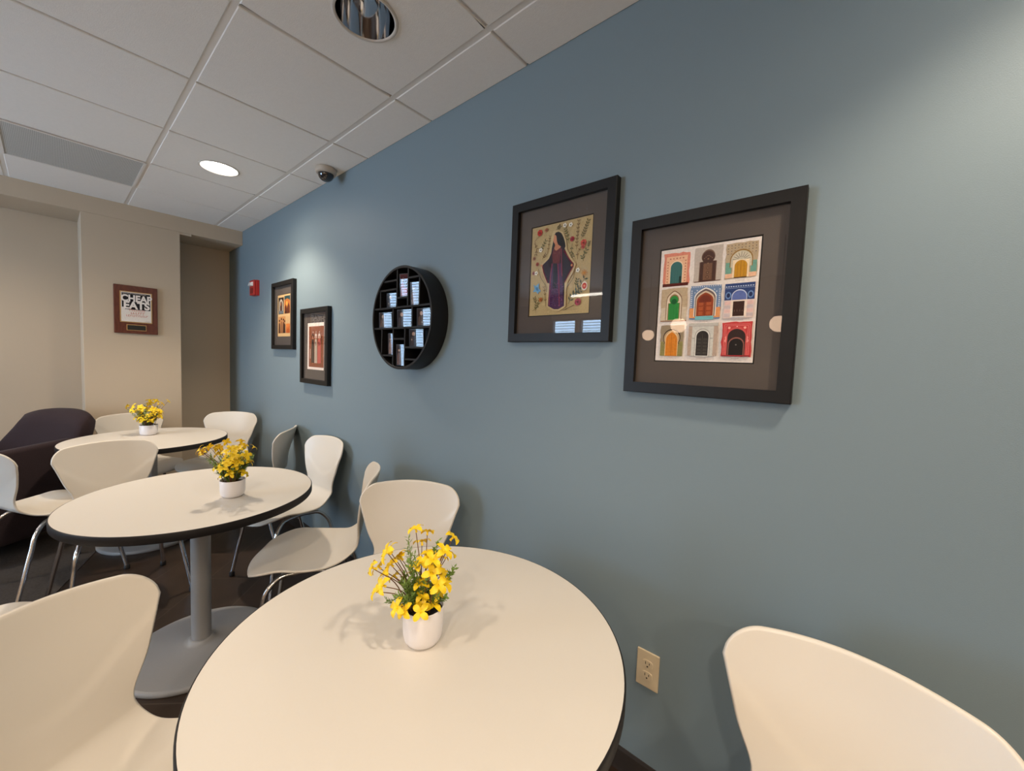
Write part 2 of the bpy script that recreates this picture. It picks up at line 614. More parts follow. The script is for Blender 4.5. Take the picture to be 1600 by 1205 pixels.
def build_lights():
    cans = [(-3.193, -0.523, 0.1015), (-1.3633, -0.523, 0.1015), (0.4667, -0.523, 0.1015)]
    far = [(-0.7533, -1.743), (-3.803, -2.353), (0.4667, -2.353), (1.6867, -2.353), (0.4667, -3.573), (1.6867, -3.573)]  # unseen downlights added to light the room, kept clear of the picture glass
    build_ceiling(cans + [(a, b, 0.1015) for a, b in far], [(-3.803, -1.133)])
    downlight(*cans[0][:2], True, 'lit round recessed downlight between the ceiling vent and the dome camera', SPOT_W * 1.22)
    downlight(*cans[1][:2], False, 'unlit recessed downlight with a mirror reflector cone, the nearer of the two')
    downlight(*cans[2][:2], True, 'lit round recessed downlight above the chair nearest the wall outlet', SPOT_W * 0.9)
    for i, (a, b) in enumerate(far):
        downlight(a, b, True, 'lit round recessed downlight, unseen and added over the middle of the room', ROOM_SPOT_W * (0.55 if i == 0 else 1.0), group='added downlights over the middle of the room')
    # vent panel
    root = empty('ceiling_vent', (-3.803, -1.133, CEIL), label='grey perforated metal air vent panel filling one ceiling grid bay', cat='air vent')
    h = TILE / 2 - 0.012
    m = MB(); m.box((-h, -h, -0.001), (h, h, 0.004)); m.build('perforated_panel', MT['perf'], root)
    m = MB()
    for s in (-1, 1):
        m.box((s * h - 0.006, -h, -0.004), (s * h + 0.006, h, 0.004))
        m.box((-h, s * h - 0.006, -0.004), (h, s * h + 0.006, 0.004))
    m.build('vent_frame', MT['grid'], root)
    # dome camera
    root = empty('security_camera', (-2.614, -0.098, CEIL - 0.001), label='small beige dome security camera on the ceiling beside the blue wall', cat='security camera')
    m = MB(); m.lathe([(0.058, 0.0), (0.062, -0.004), (0.062, -0.022), (0.058, -0.032), (0.048, -0.036), (0.046, -0.034)], 48); m.build('housing', MT['camb'], root)
    m = MB(); m.lathe([(0.047 * math.cos(a), -0.034 - 0.046 * math.sin(a)) for a in np.linspace(0, PI / 2 - 0.02, 14)], 48); m.build('dome', MT['dome'], root)
    # pendants and tube lights: some seen in picture glass, the rest added as fill
    for x, y, z in ((-2.0, -3.75, 1.80), (-1.28, -2.68, 1.80), (-0.50, -2.86, 1.81), (0.7, -2.9, 1.8), (1.6, -2.9, 1.8), (-3.4, -2.5, 1.8), (-4.0, -3.3, 1.8)):  # the later globes are unseen, added to brighten the room
        root = empty('pendant_lamp', (x, y, z), label='lit round pendant globe hanging on a cord, some mirrored in the picture glass, the rest added as fill', cat='pendant lamp', group='pendant globes across the room')
        m = MB(); m.lathe([(0.001 + 0.07 * math.cos(a), 0.07 * math.sin(a)) for a in np.linspace(-PI / 2, PI / 2 - 0.3, 18)], 32); m.build('globe', MT['globe'], root)
        m = MB(); m.tube([(0, 0, 0.07), (0, 0, CEIL - z - 0.01)], 0.004, 8); m.build('cord', MT['cap'], root)
        m = MB(); m.lathe([(0.001, 0.115), (0.03, 0.11), (0.032, 0.06)], 24); m.build('holder', MT['cap'], root)
    for x, L in ((-3.03, 0.53), (0.35, 0.6), (1.62, 0.6)):  # tubes after the first are unseen, added as fill light
        root = empty('tube_light', (x, -4.35, 2.50), label='lit linear tube light by the window wall, one mirrored in the picture glass, the others added as fill', cat='ceiling light', group='tube lights by the window wall')
        m = MB(); m.tube([(-L, 0, 0), (L, 0, 0)], 0.02, 12); m.build('tube', MT['tube'], root)
        m = MB(); m.box((-L - 0.02, -0.03, 0.022), (L + 0.02, 0.03, 0.068)); m.build('fixture', MT['grid'], root)


# ------------------------------------------------------------------ chairs
SH = [0.836, 0.2433, -0.2953, -0.211, 0.2172, 0.1441, 0.2241, 0.0525, 0.0045, 0.0158, 0.0306, 0.5333, 0.452, 0.758]


def sstep(a, b, x):
    t = min(1, max(0, (x - a) / (b - a)))
    return t * t * (3 - 2 * t)


def chair_shell():
    zt, xf, xl, xw, wt, ww, ws, ct, cw, cs, ar, zw, zs, zwd = SH
    fz = lambda z: xw + (xl - xw) * ((z - zw) / (zt - zw))
    zm = .5 * (zw + zwd)
    prof = [(xf, zs - .03), (xf - .010, zs - .024), (xf - .032, zs - .014), (xf - .07, zs - .005), (xf - .13, zs), (xf - .24, zs - .012), (xf - .34, zs - .01), (xw + .045, zs + .02), (xw + .005, zs + .06), (xw, zw), (fz(zm) + .004, zm), (fz(zwd), zwd)]
    wid = [.50 * ws, .66 * ws, .80 * ws, .90 * ws, .975 * ws, ws, .91 * ws, .735 * ws, ww * 1.04, ww, .5 * (ww + wt), wt]
    cur = [(0, 0.), (0, 0.001), (0, 0.003), (0, 0.007), (0, cs), (0, cs), (.2, cs), (.6, cw), (.8, cw), (1, cw), (1, .5 * (cw + ct)), (1, ct)]
    A = spline(np.column_stack([prof, wid, cur]), 9, 2)
    vv = np.sin(np.linspace(-PI / 2, PI / 2, 61)) * 0.62 + np.linspace(-1, 1, 61) * 0.38
    rows = []
    for k, (x, z, w, fr, c) in enumerate(A):
        P = np.column_stack([x + fr * c * vv ** 2, w * vv, z + (1 - fr) * c * vv ** 2])
        if k == 0:
            P[:, 0] += .018 * (1 - vv ** 2); P[:, 2] -= .008 * (1 - vv ** 2)
        if 0 < k < 27:
            P[:, 0] += .018 * (1 - vv ** 2) * (1 - k / 27)
        rows.append(P)
    # rounded, arched top edge
    r = 0.060
    yy = np.abs(vv) * wt
    rc = np.where(yy > wt - r, r - np.sqrt(np.maximum(r * r - (yy - (wt - r)) ** 2, 0)), 0)
    zT = zt - .6 * ar * vv ** 2 - rc
    zT = zwd + (zT - zT[0]) * (zt - zwd) / (zt - zT[0])
    T = np.column_stack([fz(zT) + ct * vv ** 2, wt * vv, zT])
    last = rows[-1]
    for t in (0.25, 0.5, 0.75, 0.92, 1.0):
        rows.append(last * (1 - t) + T * t)
    G = np.array(rows)
    # normals
    du = np.gradient(G, axis=0)
    dv = np.gradient(G, axis=1)
    N = np.cross(du, dv)
    N /= np.linalg.norm(N, axis=2)[..., None] + 1e-12
    for i in range(len(A) - 1, G.shape[0]):
        N[i] = N[len(A) - 3]
    if N[len(A) - 3, 30, 0] < 0:
        N = -N
    # shallow pads pressed into seat and back: the saddle between them stands proud
    for i in range(G.shape[0]):
        for j in range(G.shape[1]):
            v = vv[j]
            x, y, z = G[i, j]
            db = 1 - sstep(0.0, 0.03, z - (0.585 + 0.13 * v * v))       # below the back pad
            ds = 1 - sstep(0.0, 0.03, x - (-0.095 + 0.115 * v * v))      # behind the seat pad
            d = min(db, ds)
            edge = 1.0
            G[i, j] += N[i, j] * 0.0024 * d * edge
    h = 0.0052
    F, B = G + N * h, G - N * h
    nr, nc = G.shape[:2]
    m = MB()
    vs = np.vstack([F.reshape(-1, 3), B.reshape(-1, 3)])
    fs = []
    o = nr * nc
    for i in range(nr - 1):
        for j in range(nc - 1):
            a, b, c, d = i * nc + j, i * nc + j + 1, (i + 1) * nc + j + 1, (i + 1) * nc + j
            fs.append((a, d, c, b)); fs.append((a + o, b + o, c + o, d + o))
    # rounded rim
    kl = len(A) - 1
    ring = [(0, j) for j in range(nc)] + [(i, nc - 1) for i in range(1, kl + 1)] + [(nr - 1, j) for j in range(nc - 2, 0, -1)] + [(i, 0) for i in range(kl, 0, -1)]
    cen = np.array([G[i, j] for i, j in ring])
    tang = np.roll(cen, -1, 0) - np.roll(cen, 1, 0)
    nn = np.array([N[i, j] for i, j in ring])
    out = np.cross(tang, nn)
    out /= np.linalg.norm(out, axis=1)[:, None] + 1e-9
    mid = cen.copy()
    ctr = np.array([np.clip(i, 6, nr - 7) for i, j in ring])
    inner = np.array([G[c, np.clip(j, 6, nc - 7)] for c, (i, j) in zip(ctr, ring)])
    sgn = np.sign(((cen - inner) * out).sum(1))
    mid = cen + out * sgn[:, None] * h * 0.8
    k0 = len(vs)
    vs = np.vstack([vs, mid])
    L = len(ring)
    for q in range(L):
        q2 = (q + 1) % L
        a = ring[q][0] * nc + ring[q][1]
        b = ring[q2][0] * nc + ring[q2][1]
        fs.append((a, b, k0 + q2, k0 + q)); fs.append((k0 + q, k0 + q2, b + o, a + o))
    m.add(vs, fs, 0, True)
    me_o = m.build('seat_shell', MT['white'])
    bm = bmesh.new(); bm.from_mesh(me_o.data)
    bmesh.ops.remove_doubles(bm, verts=bm.verts, dist=0.00005)
    bmesh.ops.recalc_face_normals(bm, faces=bm.faces)
    bm.to_mesh(me_o.data); bm.free()
    for p in me_o.data.polygons:
        p.use_smooth = True
    return me_o


CHAIR_GROUP = 'white shell chairs around the tables'


def make_chair():
    root = empty('shell_chair', (0, 0, 0))
    chair_shell().parent = root
    for s in (-1, 1):
        pts = spline([(0.215, s * .247, 0.012), (0.198, s * .232, 0.12), (0.172, s * .210, 0.28), (0.152, s * .194, 0.375), (0.112, s * .174, 0.415), (0.045, s * .160, 0.4245), (-0.045, s * .160, 0.4245),
                      (-0.108, s * .174, 0.413), (-0.148, s * .190, 0.370), (-0.178, s * .206, 0.28), (-0.226, s * .231, 0.12), (-0.258, s * .247, 0.012)], 6)
        m = MB(); m.tube(pts, 0.0105, 12); leg = m.build('leg_frame', MT['chrome'], root)
        for x in (0.215, -0.258):
            m = MB(); m.lathe([(0.0145, 0.0), (0.0155, 0.004), (0.0145, 0.022), (0.0115, 0.028)], 20, 0, (x, s * .2455, 0), cap0=True, cap1=True)
            m.build('foot_cap', MT['cap'], leg)
    for x in (0.055, -0.055):
        m = MB(); m.tube([(x, -.158, 0.417), (x, .158, 0.417)], 0.008, 10); m.build('crossbar', MT['chrome'], root)
    m = MB(); m.box((-0.06, -0.06, 0.424), (0.06, 0.06, 0.436)); m.build('mounting_plate', MT['cap'], root)
    return root


CHAIRS = [
    (0.0257, -0.5206, -1.6495, 'white shell chair with its back to the blue wall, right of the wall outlet'),
    (-1.0304, -1.1746, 0.4958, 'white shell chair tucked under the nearest table, its large backrest at lower left'),
    (-1.2859, -0.4168, -0.8679, 'white shell chair facing us directly behind the flower pot on the nearest table'),
    (-1.9150, -0.4468, -2.1172, 'white shell chair seen side-on between the nearest and the middle table, its whole seat showing'),
    (-2.6115, -0.3142, -1.4641, 'white shell chair against the blue wall at the right end of the middle table'),
    (-3.3271, -0.3149, -2.2024, 'white shell chair showing only the back of its narrow backrest beside the blue wall'),
    (-4.0499, -0.3589, -0.7087, 'white shell chair facing us at the wall end of the farthest table, before the recess'),
    (-4.2930, -0.7930, 0.2172, 'white shell chair behind the farthest flower pot, in front of the beige column'),
    (-2.9930, -1.0239, 0.1334, 'white shell chair with a wide backrest between the middle and the farthest table'),
    (-3.5132, -1.2691, 1.9820, 'white shell chair seen from behind, right in front of the dark armchair'),
    (-2.0090, -1.5160, 1.3370, 'white shell chair of which only the seat front shows over the lower left backrest'),
]


def build_chairs():
    base = make_chair()
    for i, (x, y, a, lab) in enumerate(CHAIRS):
        o = base if i == 0 else copy_tree(base)
        o.location = (x, y, 0)
        o.rotation_euler = (0, 0, a)
        tag(o, lab, 'chair', CHAIR_GROUP)


# ------------------------------------------------------------------ tables
def build_tables():
    spots = [(-0.722, -0.692, 'nearest round cream-topped pedestal table in the foreground'),
             (-2.224, -0.826, 'middle of the three round cream-topped pedestal tables, its grey pole and base in full view'),
             (-3.835, -0.800, 'farthest round cream-topped pedestal table, in front of the beige column')]
    base = None
    for x, y, lab in spots:
        if base is None:
            root = empty('pedestal_table', (x, y, 0))
            R = 0.457
            m = MB()
            m.lathe([(0.001, 0.738), (R - 0.004, 0.738)], 128, 0, smooth=False)
            m.lathe([(0.001, 0.704), (R - 0.004, 0.704)], 128, 0, smooth=False)
            m.build('tabletop', MT['top'], root)
            m = MB()
            m.lathe([(R - 0.004, 0.738), (R - 0.0015, 0.7375), (R, 0.735), (R, 0.707), (R - 0.0015, 0.7045), (R - 0.004, 0.704)], 128)
            m.build('edge_band', MT['edge'], root)
            m = MB(); m.lathe([(0.038, 0.045), (0.038, 0.70)], 48, cap1=True); m.build('pole', MT['grey'], root)
            m = MB(); m.lathe([(0.285, 0.0), (0.288, 0.004), (0.288, 0.014), (0.283, 0.020), (0.274, 0.022), (0.20, 0.029), (0.12, 0.038), (0.07, 0.044), (0.052, 0.048), (0.048, 0.054), (0.044, 0.057), (0.038, 0.057)], 96, cap0=True)
            m.build('base', MT['grey'], root)
            m = MB()
            for k in range(2):
                xf = Matrix.Rotation(PI / 4 + k * PI / 2, 4, 'Z')
                m.box((-0.25, -0.02, 0.692), (0.25, 0.02, 0.7035), 0, xf)
            m.build('top_bracket', MT['cap'], root)
            base = root
            o = root
        else:
            o = copy_tree(base)
            o.location = (x, y, 0)
        tag(o, lab, 'table', 'round pedestal tables along the blue wall')


# ------------------------------------------------------------------ potted flowers
def flower_mesh():
    m = MB()
    for k in range(4):
        a = k * PI / 2 + 0.1
        L, W = 0.0215, 0.0070
        ca, sa = math.cos(a), math.sin(a)
        rows = []
        for t, w, z in ((0.05, 0.35, 0.0), (0.3, 0.85, 0.0035), (0.6, 1.0, 0.0045), (0.85, 0.75, 0.002), (1.0, 0.25, -0.002)):
            for s in (-1, 0, 1):
                x, y = t * L, s * w * W
                rows.append((x * ca - y * sa, x * sa + y * ca, z + (0.0014 if s else 0.0)))
        fs = []
        for i in range(4):
            for j in range(2):
                q = i * 3 + j
                fs.append((q, q + 1, q + 4, q + 3))
        m.add(rows, fs, 0, True)
    m.lathe([(0.0028, -0.007), (0.0022, -0.002), (0.0026, 0.002), (0.0005, 0.004)], 8)
    o = m.build('flower', MT['petal'])
    return o


def sprig(parent, p0, p1, fine):
    """a green sprig: a thin stem with leaves along its upper part"""
    m = MB()
    p0, p1 = Vector(p0), Vector(p1)
    d = p1 - p0
    L = d.length
    mid = p0 + d * 0.5 + Vector((rnd.uniform(-.006, .006), rnd.uniform(-.006, .006), 0.004))
    pts = spline([p0, mid, p1], 5)
    m.tube(pts, [0.0013 - 0.0007 * i / (len(pts) - 1) for i in range(len(pts))], 5)
    dn = d.normalized()
    a = dn.orthogonal().normalized()
    b = dn.cross(a)
    n = 34 if fine else 22
    for k in range(n):
        t = 0.30 + 0.70 * k / (n - 1)
        i = min(int(t * (len(pts) - 1)), len(pts) - 2)
        fr = t * (len(pts) - 1) - i
        c = Vector(pts[i]) * (1 - fr) + Vector(pts[i + 1]) * fr
        w = k * 2.4
        out = (a * math.cos(w) + b * math.sin(w)) * 0.8 + dn * rnd.uniform(0.45, 0.9)
        out.normalize()
        side = out.cross(dn).normalized()
        l = (rnd.uniform(0.013, 0.019) if fine else rnd.uniform(0.012, 0.018)) * (1.1 - 0.3 * t)
        wd = 0.0019 if fine else 0.0046
        tip = c + out * l
        m1 = c + out * (l * 0.5)
        up = out.cross(side) * 0.0008
        m.add([c, m1 + side * wd, tip, m1 - side * wd, m1 + up], [(0, 1, 4), (1, 2, 4), (2, 3, 4), (3, 0, 4)], 0)
    return m.build('leaf_sprig', MT['leaf'], parent)


def potted(loc, rpot, hpot, heads, sprigs, label, flower):
    root = empty('potted_flowers', loc, label=label, cat='potted plant', group='yellow flower pots on the tables')
    m = MB()
    m.lathe([(0.001, 0.0), (rpot * .66, 0.0), (rpot * .80, 0.003), (rpot * .90, 0.009), (rpot * .965, 0.020), (rpot * .99, 0.036), (rpot, hpot - 0.002), (rpot - 0.001, hpot), (rpot - 0.0025, hpot - 0.001), (rpot - 0.003, hpot - 0.03)], 48)
    m.build('pot', MT['pot'], root)
    m = MB(); m.lathe([(0.001, hpot - 0.010), (rpot * .6, hpot - 0.012), (rpot - 0.0028, hpot - 0.014)], 32); m.build('soil', MT['soil'], root)
    mb = MB()
    for k, (x, y, z) in enumerate(heads):
        d = Vector((x, y, 0))
        q = Vector((x * .22 + rnd.uniform(-.008, .008), y * .22 + rnd.uniform(-.008, .008), hpot - 0.013))
        p = Vector((x, y, z))
        mid = q * 0.45 + p * 0.55 + Vector((0, 0, 0.012)) - d * 0.10
        pts = spline([q, mid, p], 5)
        mb.tube(pts, [0.0015 - 0.0006 * i / (len(pts) - 1) for i in range(len(pts))], 5)
        f = flower if flower.parent is None else flower.copy()
        if f is not flower:
            COL.objects.link(f)
        f.parent = root
        f.location = p + Vector((0, 0, 0.002))
        out = Vector((x * 1.0, y * 1.0, 0.055 + rnd.uniform(-.02, .03))).normalized()
        qd = out.to_track_quat('Z', 'Y')
        f.rotation_euler = (qd @ Matrix.Rotation(rnd.uniform(0, PI), 3, 'Z').to_quaternion()).to_euler()
        s = rnd.uniform(0.88, 1.22)
        f.scale = (s, s, s)
    mb.build('stems', MT['stem'], root)
    for k, (x, y, z) in enumerate(sprigs):
        sprig(root, (x * .18, y * .18, hpot - 0.013), (x, y, z), k % 2 == 0)
    return root


def build_plants():
    fl = flower_mesh()
    c1 = (-0.716, -0.707, 0.7385)
    # flower heads and sprig tips, in metres from the pot's foot
    heads = [(-0.0592, -0.0535, 0.2099), (-0.0611, -0.029, 0.1859), (-0.0547, -0.0985, 0.1883), (-0.0941, -0.0596, 0.1599), (-0.0402, -0.0618, 0.1869), (-0.0618, -0.0633, 0.1577), (-0.073, -0.0299, 0.1341), (-0.0241, -0.0924, 0.1579), (-0.052, -0.0901, 0.1328), (-0.0164, -0.0151, 0.262), (-0.0277, 0.0269, 0.2381), (-0.0336, 0.016, 0.2156), (0.0342, 0.052, 0.2368), (0.0518, 0.0123, 0.2245), (0.0081, 0.0649, 0.1861), (-0.0161, 0.018, 0.1866), (0.0077, -0.0139, 0.1925), (0.0463, -0.0137, 0.2123), (-0.0026, -0.0194, 0.1821), (0.0198, 0.0376, 0.154), (0.0473, -0.0168, 0.1834), (0.0074, -0.0139, 0.1436), (0.0614, -0.0103, 0.1587), (0.0477, 0.0185, 0.1466), (0.0325, 0.0107, 0.1177), (0.0115, -0.0144, 0.1168), (0.0202, -0.0187, 0.0996), (0.0382, -0.0369, 0.0994), (0.0293, 0.0036, 0.0935), (0.008, -0.0569, 0.0979), (0.0008, -0.0709, 0.1095), (-0.0047, 0.0097, 0.1732), (0.0221, 0.0171, 0.1746), (-0.0068, 0.055, 0.1736), (-0.0649, -0.0197, 0.1797), (-0.0359, -0.0048, 0.1491), (-0.0338, -0.0759, 0.2225), (0.0042, 0.0126, 0.2018)]
    sp = [(-0.0227, -0.0302, 0.2475), (0.0312, 0.0109, 0.2434), (0.0495, 0.0487, 0.1759), (-0.029, -0.0367, 0.1643), (-0.0006, -0.0526, 0.1565), (0.0044, -0.0359, 0.1233), (-0.0542, -0.0635, 0.1), (0.043, 0.0274, 0.109), (-0.0061, -0.031, 0.1), (0.0062, -0.0524, 0.2118), (0.0079, -0.0347, 0.2227), (0.0096, 0.0146, 0.118), (0.0018, -0.0693, 0.1396), (0.0282, 0.0568, 0.1498), (-0.0039, -0.0168, 0.1258), (0.0265, -0.0135, 0.1598), (-0.0327, -0.0258, 0.2168), (-0.0219, -0.0477, 0.1543), (-0.0373, -0.0198, 0.1131), (-0.001, -0.0396, 0.1594), (-0.0146, -0.0675, 0.1262), (0.0259, 0.0053, 0.2264), (0.0463, -0.0004, 0.1228), (-0.0107, -0.0145, 0.1), (-0.0054, -0.0482, 0.1132), (0.0547, 0.0404, 0.1752)]
    potted(c1, 0.0465, 0.086, heads, sp, 'white pot of yellow flowers on the nearest table', fl)

    def cloud(n, seed, wide, top, lo, skew=(0, 0)):
        r = random.Random(seed)
        out = []
        for k in range(n):
            a = 2.39996 * k + r.uniform(-.5, .5)
            t = r.random() ** 0.7
            z = lo + (top - lo) * t * r.uniform(0.8, 1.0)
            rad = (0.045 + (wide - 0.045) * t) * math.sqrt(r.uniform(0.08, 1.0))
            out.append((rad * math.cos(a) + skew[0], rad * math.sin(a) + skew[1], z))
        return out
    c2 = (-2.088, -0.735, 0.7385)
    potted(c2, 0.049, 0.077, cloud(62, 3, 0.118, 0.235, 0.090), cloud(44, 5, 0.105, 0.215, 0.09), 'white pot of yellow flowers on the middle table', fl)
    c3 = (-3.985, -0.79, 0.7385)
    potted(c3, 0.053, 0.077, cloud(58, 9, 0.126, 0.250, 0.090), cloud(40, 11, 0.115, 0.225, 0.09), 'white pot of yellow flowers on the farthest table', fl)


# ------------------------------------------------------------------ printed art
class Art(MB):
    """flat printed shapes on a sheet in the plane x (right), z (up), facing -y"""

    def __init__(self):
        super().__init__()
        self.cols = []
        self.lay = 0

    def poly(self, pts, col):
        self.lay += 1
        y = -0.000012 * self.lay
        self.add([(p[0], y, p[1]) for p in pts], [tuple(range(len(pts)))])
        self.cols.append((*s2l(col), 1))

    def rect(self, x0, z0, x1, z1, col):
        self.poly([(x0, z0), (x1, z0), (x1, z1), (x0, z1)], col)

    def rough(self, x0, z0, x1, z1, col, j=0.0012, n=7, seed=1):
        r = random.Random(seed)
        q = lambda: r.uniform(-j, j)
        P = []
        for a, b in (((x0, z0), (x1, z0)), ((x1, z0), (x1, z1)), ((x1, z1), (x0, z1)), ((x0, z1), (x0, z0))):
            for k in range(n):
                t = k / n
                P.append((a[0] + (b[0] - a[0]) * t + q(), a[1] + (b[1] - a[1]) * t + q()))
        self.poly(P, col)

    def disc(self, x, z, r, col, rz=None, n=14):
        rz = rz or r
        self.poly([(x + r * math.cos(2 * PI * k / n), z + rz * math.sin(2 * PI * k / n)) for k in range(n)], col)

    def stroke(self, pts, w, col):
        for a, b in zip(pts[:-1], pts[1:]):
            d = np.array(b, float) - np.array(a, float)
            L = np.hypot(*d)
            if L < 1e-7:
                continue
            n = np.array([-d[1], d[0]]) / L * w / 2
            a_, b_ = np.array(a), np.array(b)
            self.poly([tuple(a_ - n), tuple(b_ - n), tuple(b_ + n), tuple(a_ + n)], col)

    def arch(self, cx, z0, w, h, col, kind='round'):
        hw = w / 2
        P = [(cx - hw, z0), (cx + hw, z0)]
        n = 12
        if kind == 'round':
            zs = z0 + h - hw
            P += [(cx + hw * math.cos(a), zs + hw * math.sin(a)) for a in np.linspace(0, PI, n)]
        elif kind == 'point':
            zs = z0 + h * 0.62
            P += [(cx + hw * math.cos(t * PI / 2) ** 0.8, zs + (h * 0.38) * (t ** 0.75)) for t in np.linspace(0, 1, n)]
            P += [(cx - hw * math.cos(t * PI / 2) ** 0.8, zs + (h * 0.38) * (t ** 0.75)) for t in np.linspace(1, 0, n)[1:]]
        elif kind == 'horse':
            R = hw * 0.88
            zs = z0 + h - R * 1.02
            P = [(cx - hw * .78, z0), (cx + hw * .78, z0)]
            P += [(cx + R * math.cos(a), zs + R * math.sin(a) * 1.02) for a in np.linspace(-0.65, PI + 0.65, n + 4)]
        elif kind == 'keyhole':
            R = hw * 0.80
            zs = z0 + h - R * 1.1
            P = [(cx - hw, z0), (cx + hw, z0), (cx + hw, zs - R * .75), (cx + R * .72, zs - R * .70)]
            P += [(cx + R * math.cos(a), zs + R * math.sin(a) * (1.0 + 0.12 * max(0, math.sin(a)))) for a in np.linspace(-0.7, PI + 0.7, n + 4)]
            P += [(cx - R * .72, zs - R * .70), (cx - hw, zs - R * .75)]
        self.poly(P, col)

    def caption(self, cx, z, n, col, w=0.0032, h=0.0022, seed=1):
        """a row of tiny hand lettering, too small to read in the photograph"""
        r = random.Random(seed)
        for k in range(n):
            x = cx + (k - (n - 1) / 2) * w
            self.stroke([(x - w * .25, z), (x - w * .25 + r.uniform(0, .001), z + h), (x + w * .22, z + h * r.random())], 0.0005, col)

    def build_sheet(self, name, parent, loc, mats=None):
        o = self.build(name, mats or MT['ink'], parent, loc)
        a = o.data.color_attributes.new('ink', 'FLOAT_COLOR', 'CORNER')
        buf = []
        for p, c in zip(o.data.polygons, self.cols):
            buf += list(c) * p.loop_total
        a.data.foreach_set('color', buf)
        return o


def homog(src, dst):
    A = []
    for (x, y), (u, v) in zip(src, dst):
        A += [[x, y, 1, 0, 0, 0, -u * x, -u * y, -u], [0, 0, 0, x, y, 1, -v * x, -v * y, -v]]
    H = np.linalg.svd(np.array(A))[2][-1].reshape(3, 3)
    return lambda p: (lambda q: (q[0] / q[2], q[1] / q[2]))(H @ np.array([p[0], p[1], 1.0]))


def art_doors(parent, loc):
    A = Art()
    W, H = 0.134, 0.170
    A.rect(-W, -H, W, H, (238, 226, 216))
    h = homog([(72, 175), (935, 48), (855, 1142), (15, 1113)], [(-W, H), (W, H), (W, -H), (-W, -H)])
    ink = (150, 110, 90)
    dk = (60, 35, 25)
    cell = {}
    boxes = {0: [(85, 200), (325, 185), (300, 465), (90, 470)], 1: [(355, 145), (598, 130), (585, 428), (350, 440)], 2: [(628, 115), (905, 88), (892, 395), (617, 415)],
             3: [(78, 505), (298, 490), (285, 775), (60, 780)], 4: [(325, 480), (585, 465), (578, 755), (308, 768)], 5: [(618, 465), (878, 440), (865, 745), (605, 760)],
             6: [(65, 820), (270, 808), (250, 1075), (60, 1080)], 7: [(305, 798), (558, 795), (545, 1085), (300, 1080)], 8: [(597, 795), (862, 783), (838, 1088), (583, 1085)]}
    for k, b in boxes.items():
        P = [h(p) for p in b]
        x0 = (P[0][0] + P[3][0]) / 2; x1 = (P[1][0] + P[2][0]) / 2
        z1 = (P[0][1] + P[1][1]) / 2; z0 = (P[2][1] + P[3][1]) / 2
        cell[k] = (x0, z0, x1, z1, (x0 + x1) / 2, x1 - x0, z1 - z0)
    # 0 coral frame, teal door
    x0, z0, x1, z1, cx, w, hh = cell[0]
    A.rough(x0, z0, x1, z1, (226, 138, 112), 0.002, seed=2)
    A.rect(x0 + .008, z0 + .004, x1 - .008, z1 - .009, (240, 190, 150))
    for k in range(8):
        for s in (x0 + .013, x1 - .013):
            A.disc(s, z0 + .012 + k * .0085, .0022, (196, 110, 84), n=6)
    for k in range(5):
        A.disc(x0 + .02 + k * (w - .04) / 4, z1 - .016, .0024, (196, 110, 84), n=6)
    A.arch(cx, z0 + .005, w * .50, hh * .72, (248, 216, 180), 'round')
    A.arch(cx, z0 + .005, w * .44, hh * .68, (58, 112, 108), 'round')
    for k in range(4):
        A.stroke([(cx - w * .16 + k * w * .107, z0 + .006), (cx - w * .16 + k * w * .107, z0 + hh * .55)], .0006, (40, 84, 82))
    A.rect(cx + w * .12, z0 + .006, cx + w * .20, z0 + .026, (20, 50, 44))
    A.rect(x0, z0 - .003, x1 - .002, z0 + .006, (92, 32, 22))
    A.caption(cx, z0 - .010, 6, ink, seed=1)
    # 1 grey wall, dark carved door
    x0, z0, x1, z1, cx, w, hh = cell[1]
    A.rough(x0, z0, x1, z1, (196, 182, 168), 0.0015, seed=3)
    A.arch(cx, z0, w * .62, hh * .92, (120, 92, 74), 'keyhole')
    A.arch(cx, z0, w * .56, hh * .88, (74, 46, 38), 'keyhole')
    A.rect(cx - w * .16, z0 + .004, cx + w * .16, z0 + hh * .52, (118, 84, 62))
    for k in range(5):
        A.disc(cx, z0 + .012 + k * .013, .0048 - .0005 * k, (88, 56, 44), n=8)
        A.disc(cx, z0 + .012 + k * .013, .0022, (150, 116, 84), n=6)
    for k in range(6):
        A.disc(cx + (k - 2.5) * .0042, z0 + hh * .70 + .004 * math.cos(k - 2.5), .0016, (140, 108, 84), n=6)
    A.rect(x0 + .002, z0 - .001, x1 - .002, z0 + .001, (100, 60, 44))
    A.caption(cx, z0 - .009, 13, ink, seed=2)
    # 2 mosaic arch, golden door
    x0, z0, x1, z1, cx, w, hh = cell[2]
    A.rough(x0, z0, x1, z1, (186, 164, 132), 0.0015, seed=4)
    for k in range(9):
        for q in range(4):
            A.disc(x0 + .005 + k * (w - .01) / 8, z1 - .006 - q * .0075, .0018, (120, 104, 96) if (k + q) % 2 else (150, 120, 80), n=5)
    A.rect(x0 + .001, z0 + .012, x0 + w * .20, z0 + hh * .46, (110, 160, 142))
    A.rect(x1 - w * .20, z0 + .012, x1 - .001, z0 + hh * .46, (110, 160, 142))
    A.rect(x0 + .001, z0 + .001, x0 + w * .26, z0 + .013, (236, 186, 150))
    A.rect(x1 - w * .26, z0 + .001, x1 - .001, z0 + .013, (236, 186, 150))
    A.arch(cx, z0 + .03, w * .72, hh * .50, (150, 112, 50), 'round')
    A.arch(cx, z0 + .03, w * .66, hh * .46, (206, 196, 172), 'round')
    for k in range(9):
        a = PI * (k + .5) / 9
        A.stroke([(cx + .008 * math.cos(a), z0 + .048 + .008 * math.sin(a)), (cx + .022 * math.cos(a), z0 + .048 + .022 * math.sin(a))], .0011, (110, 100, 96))
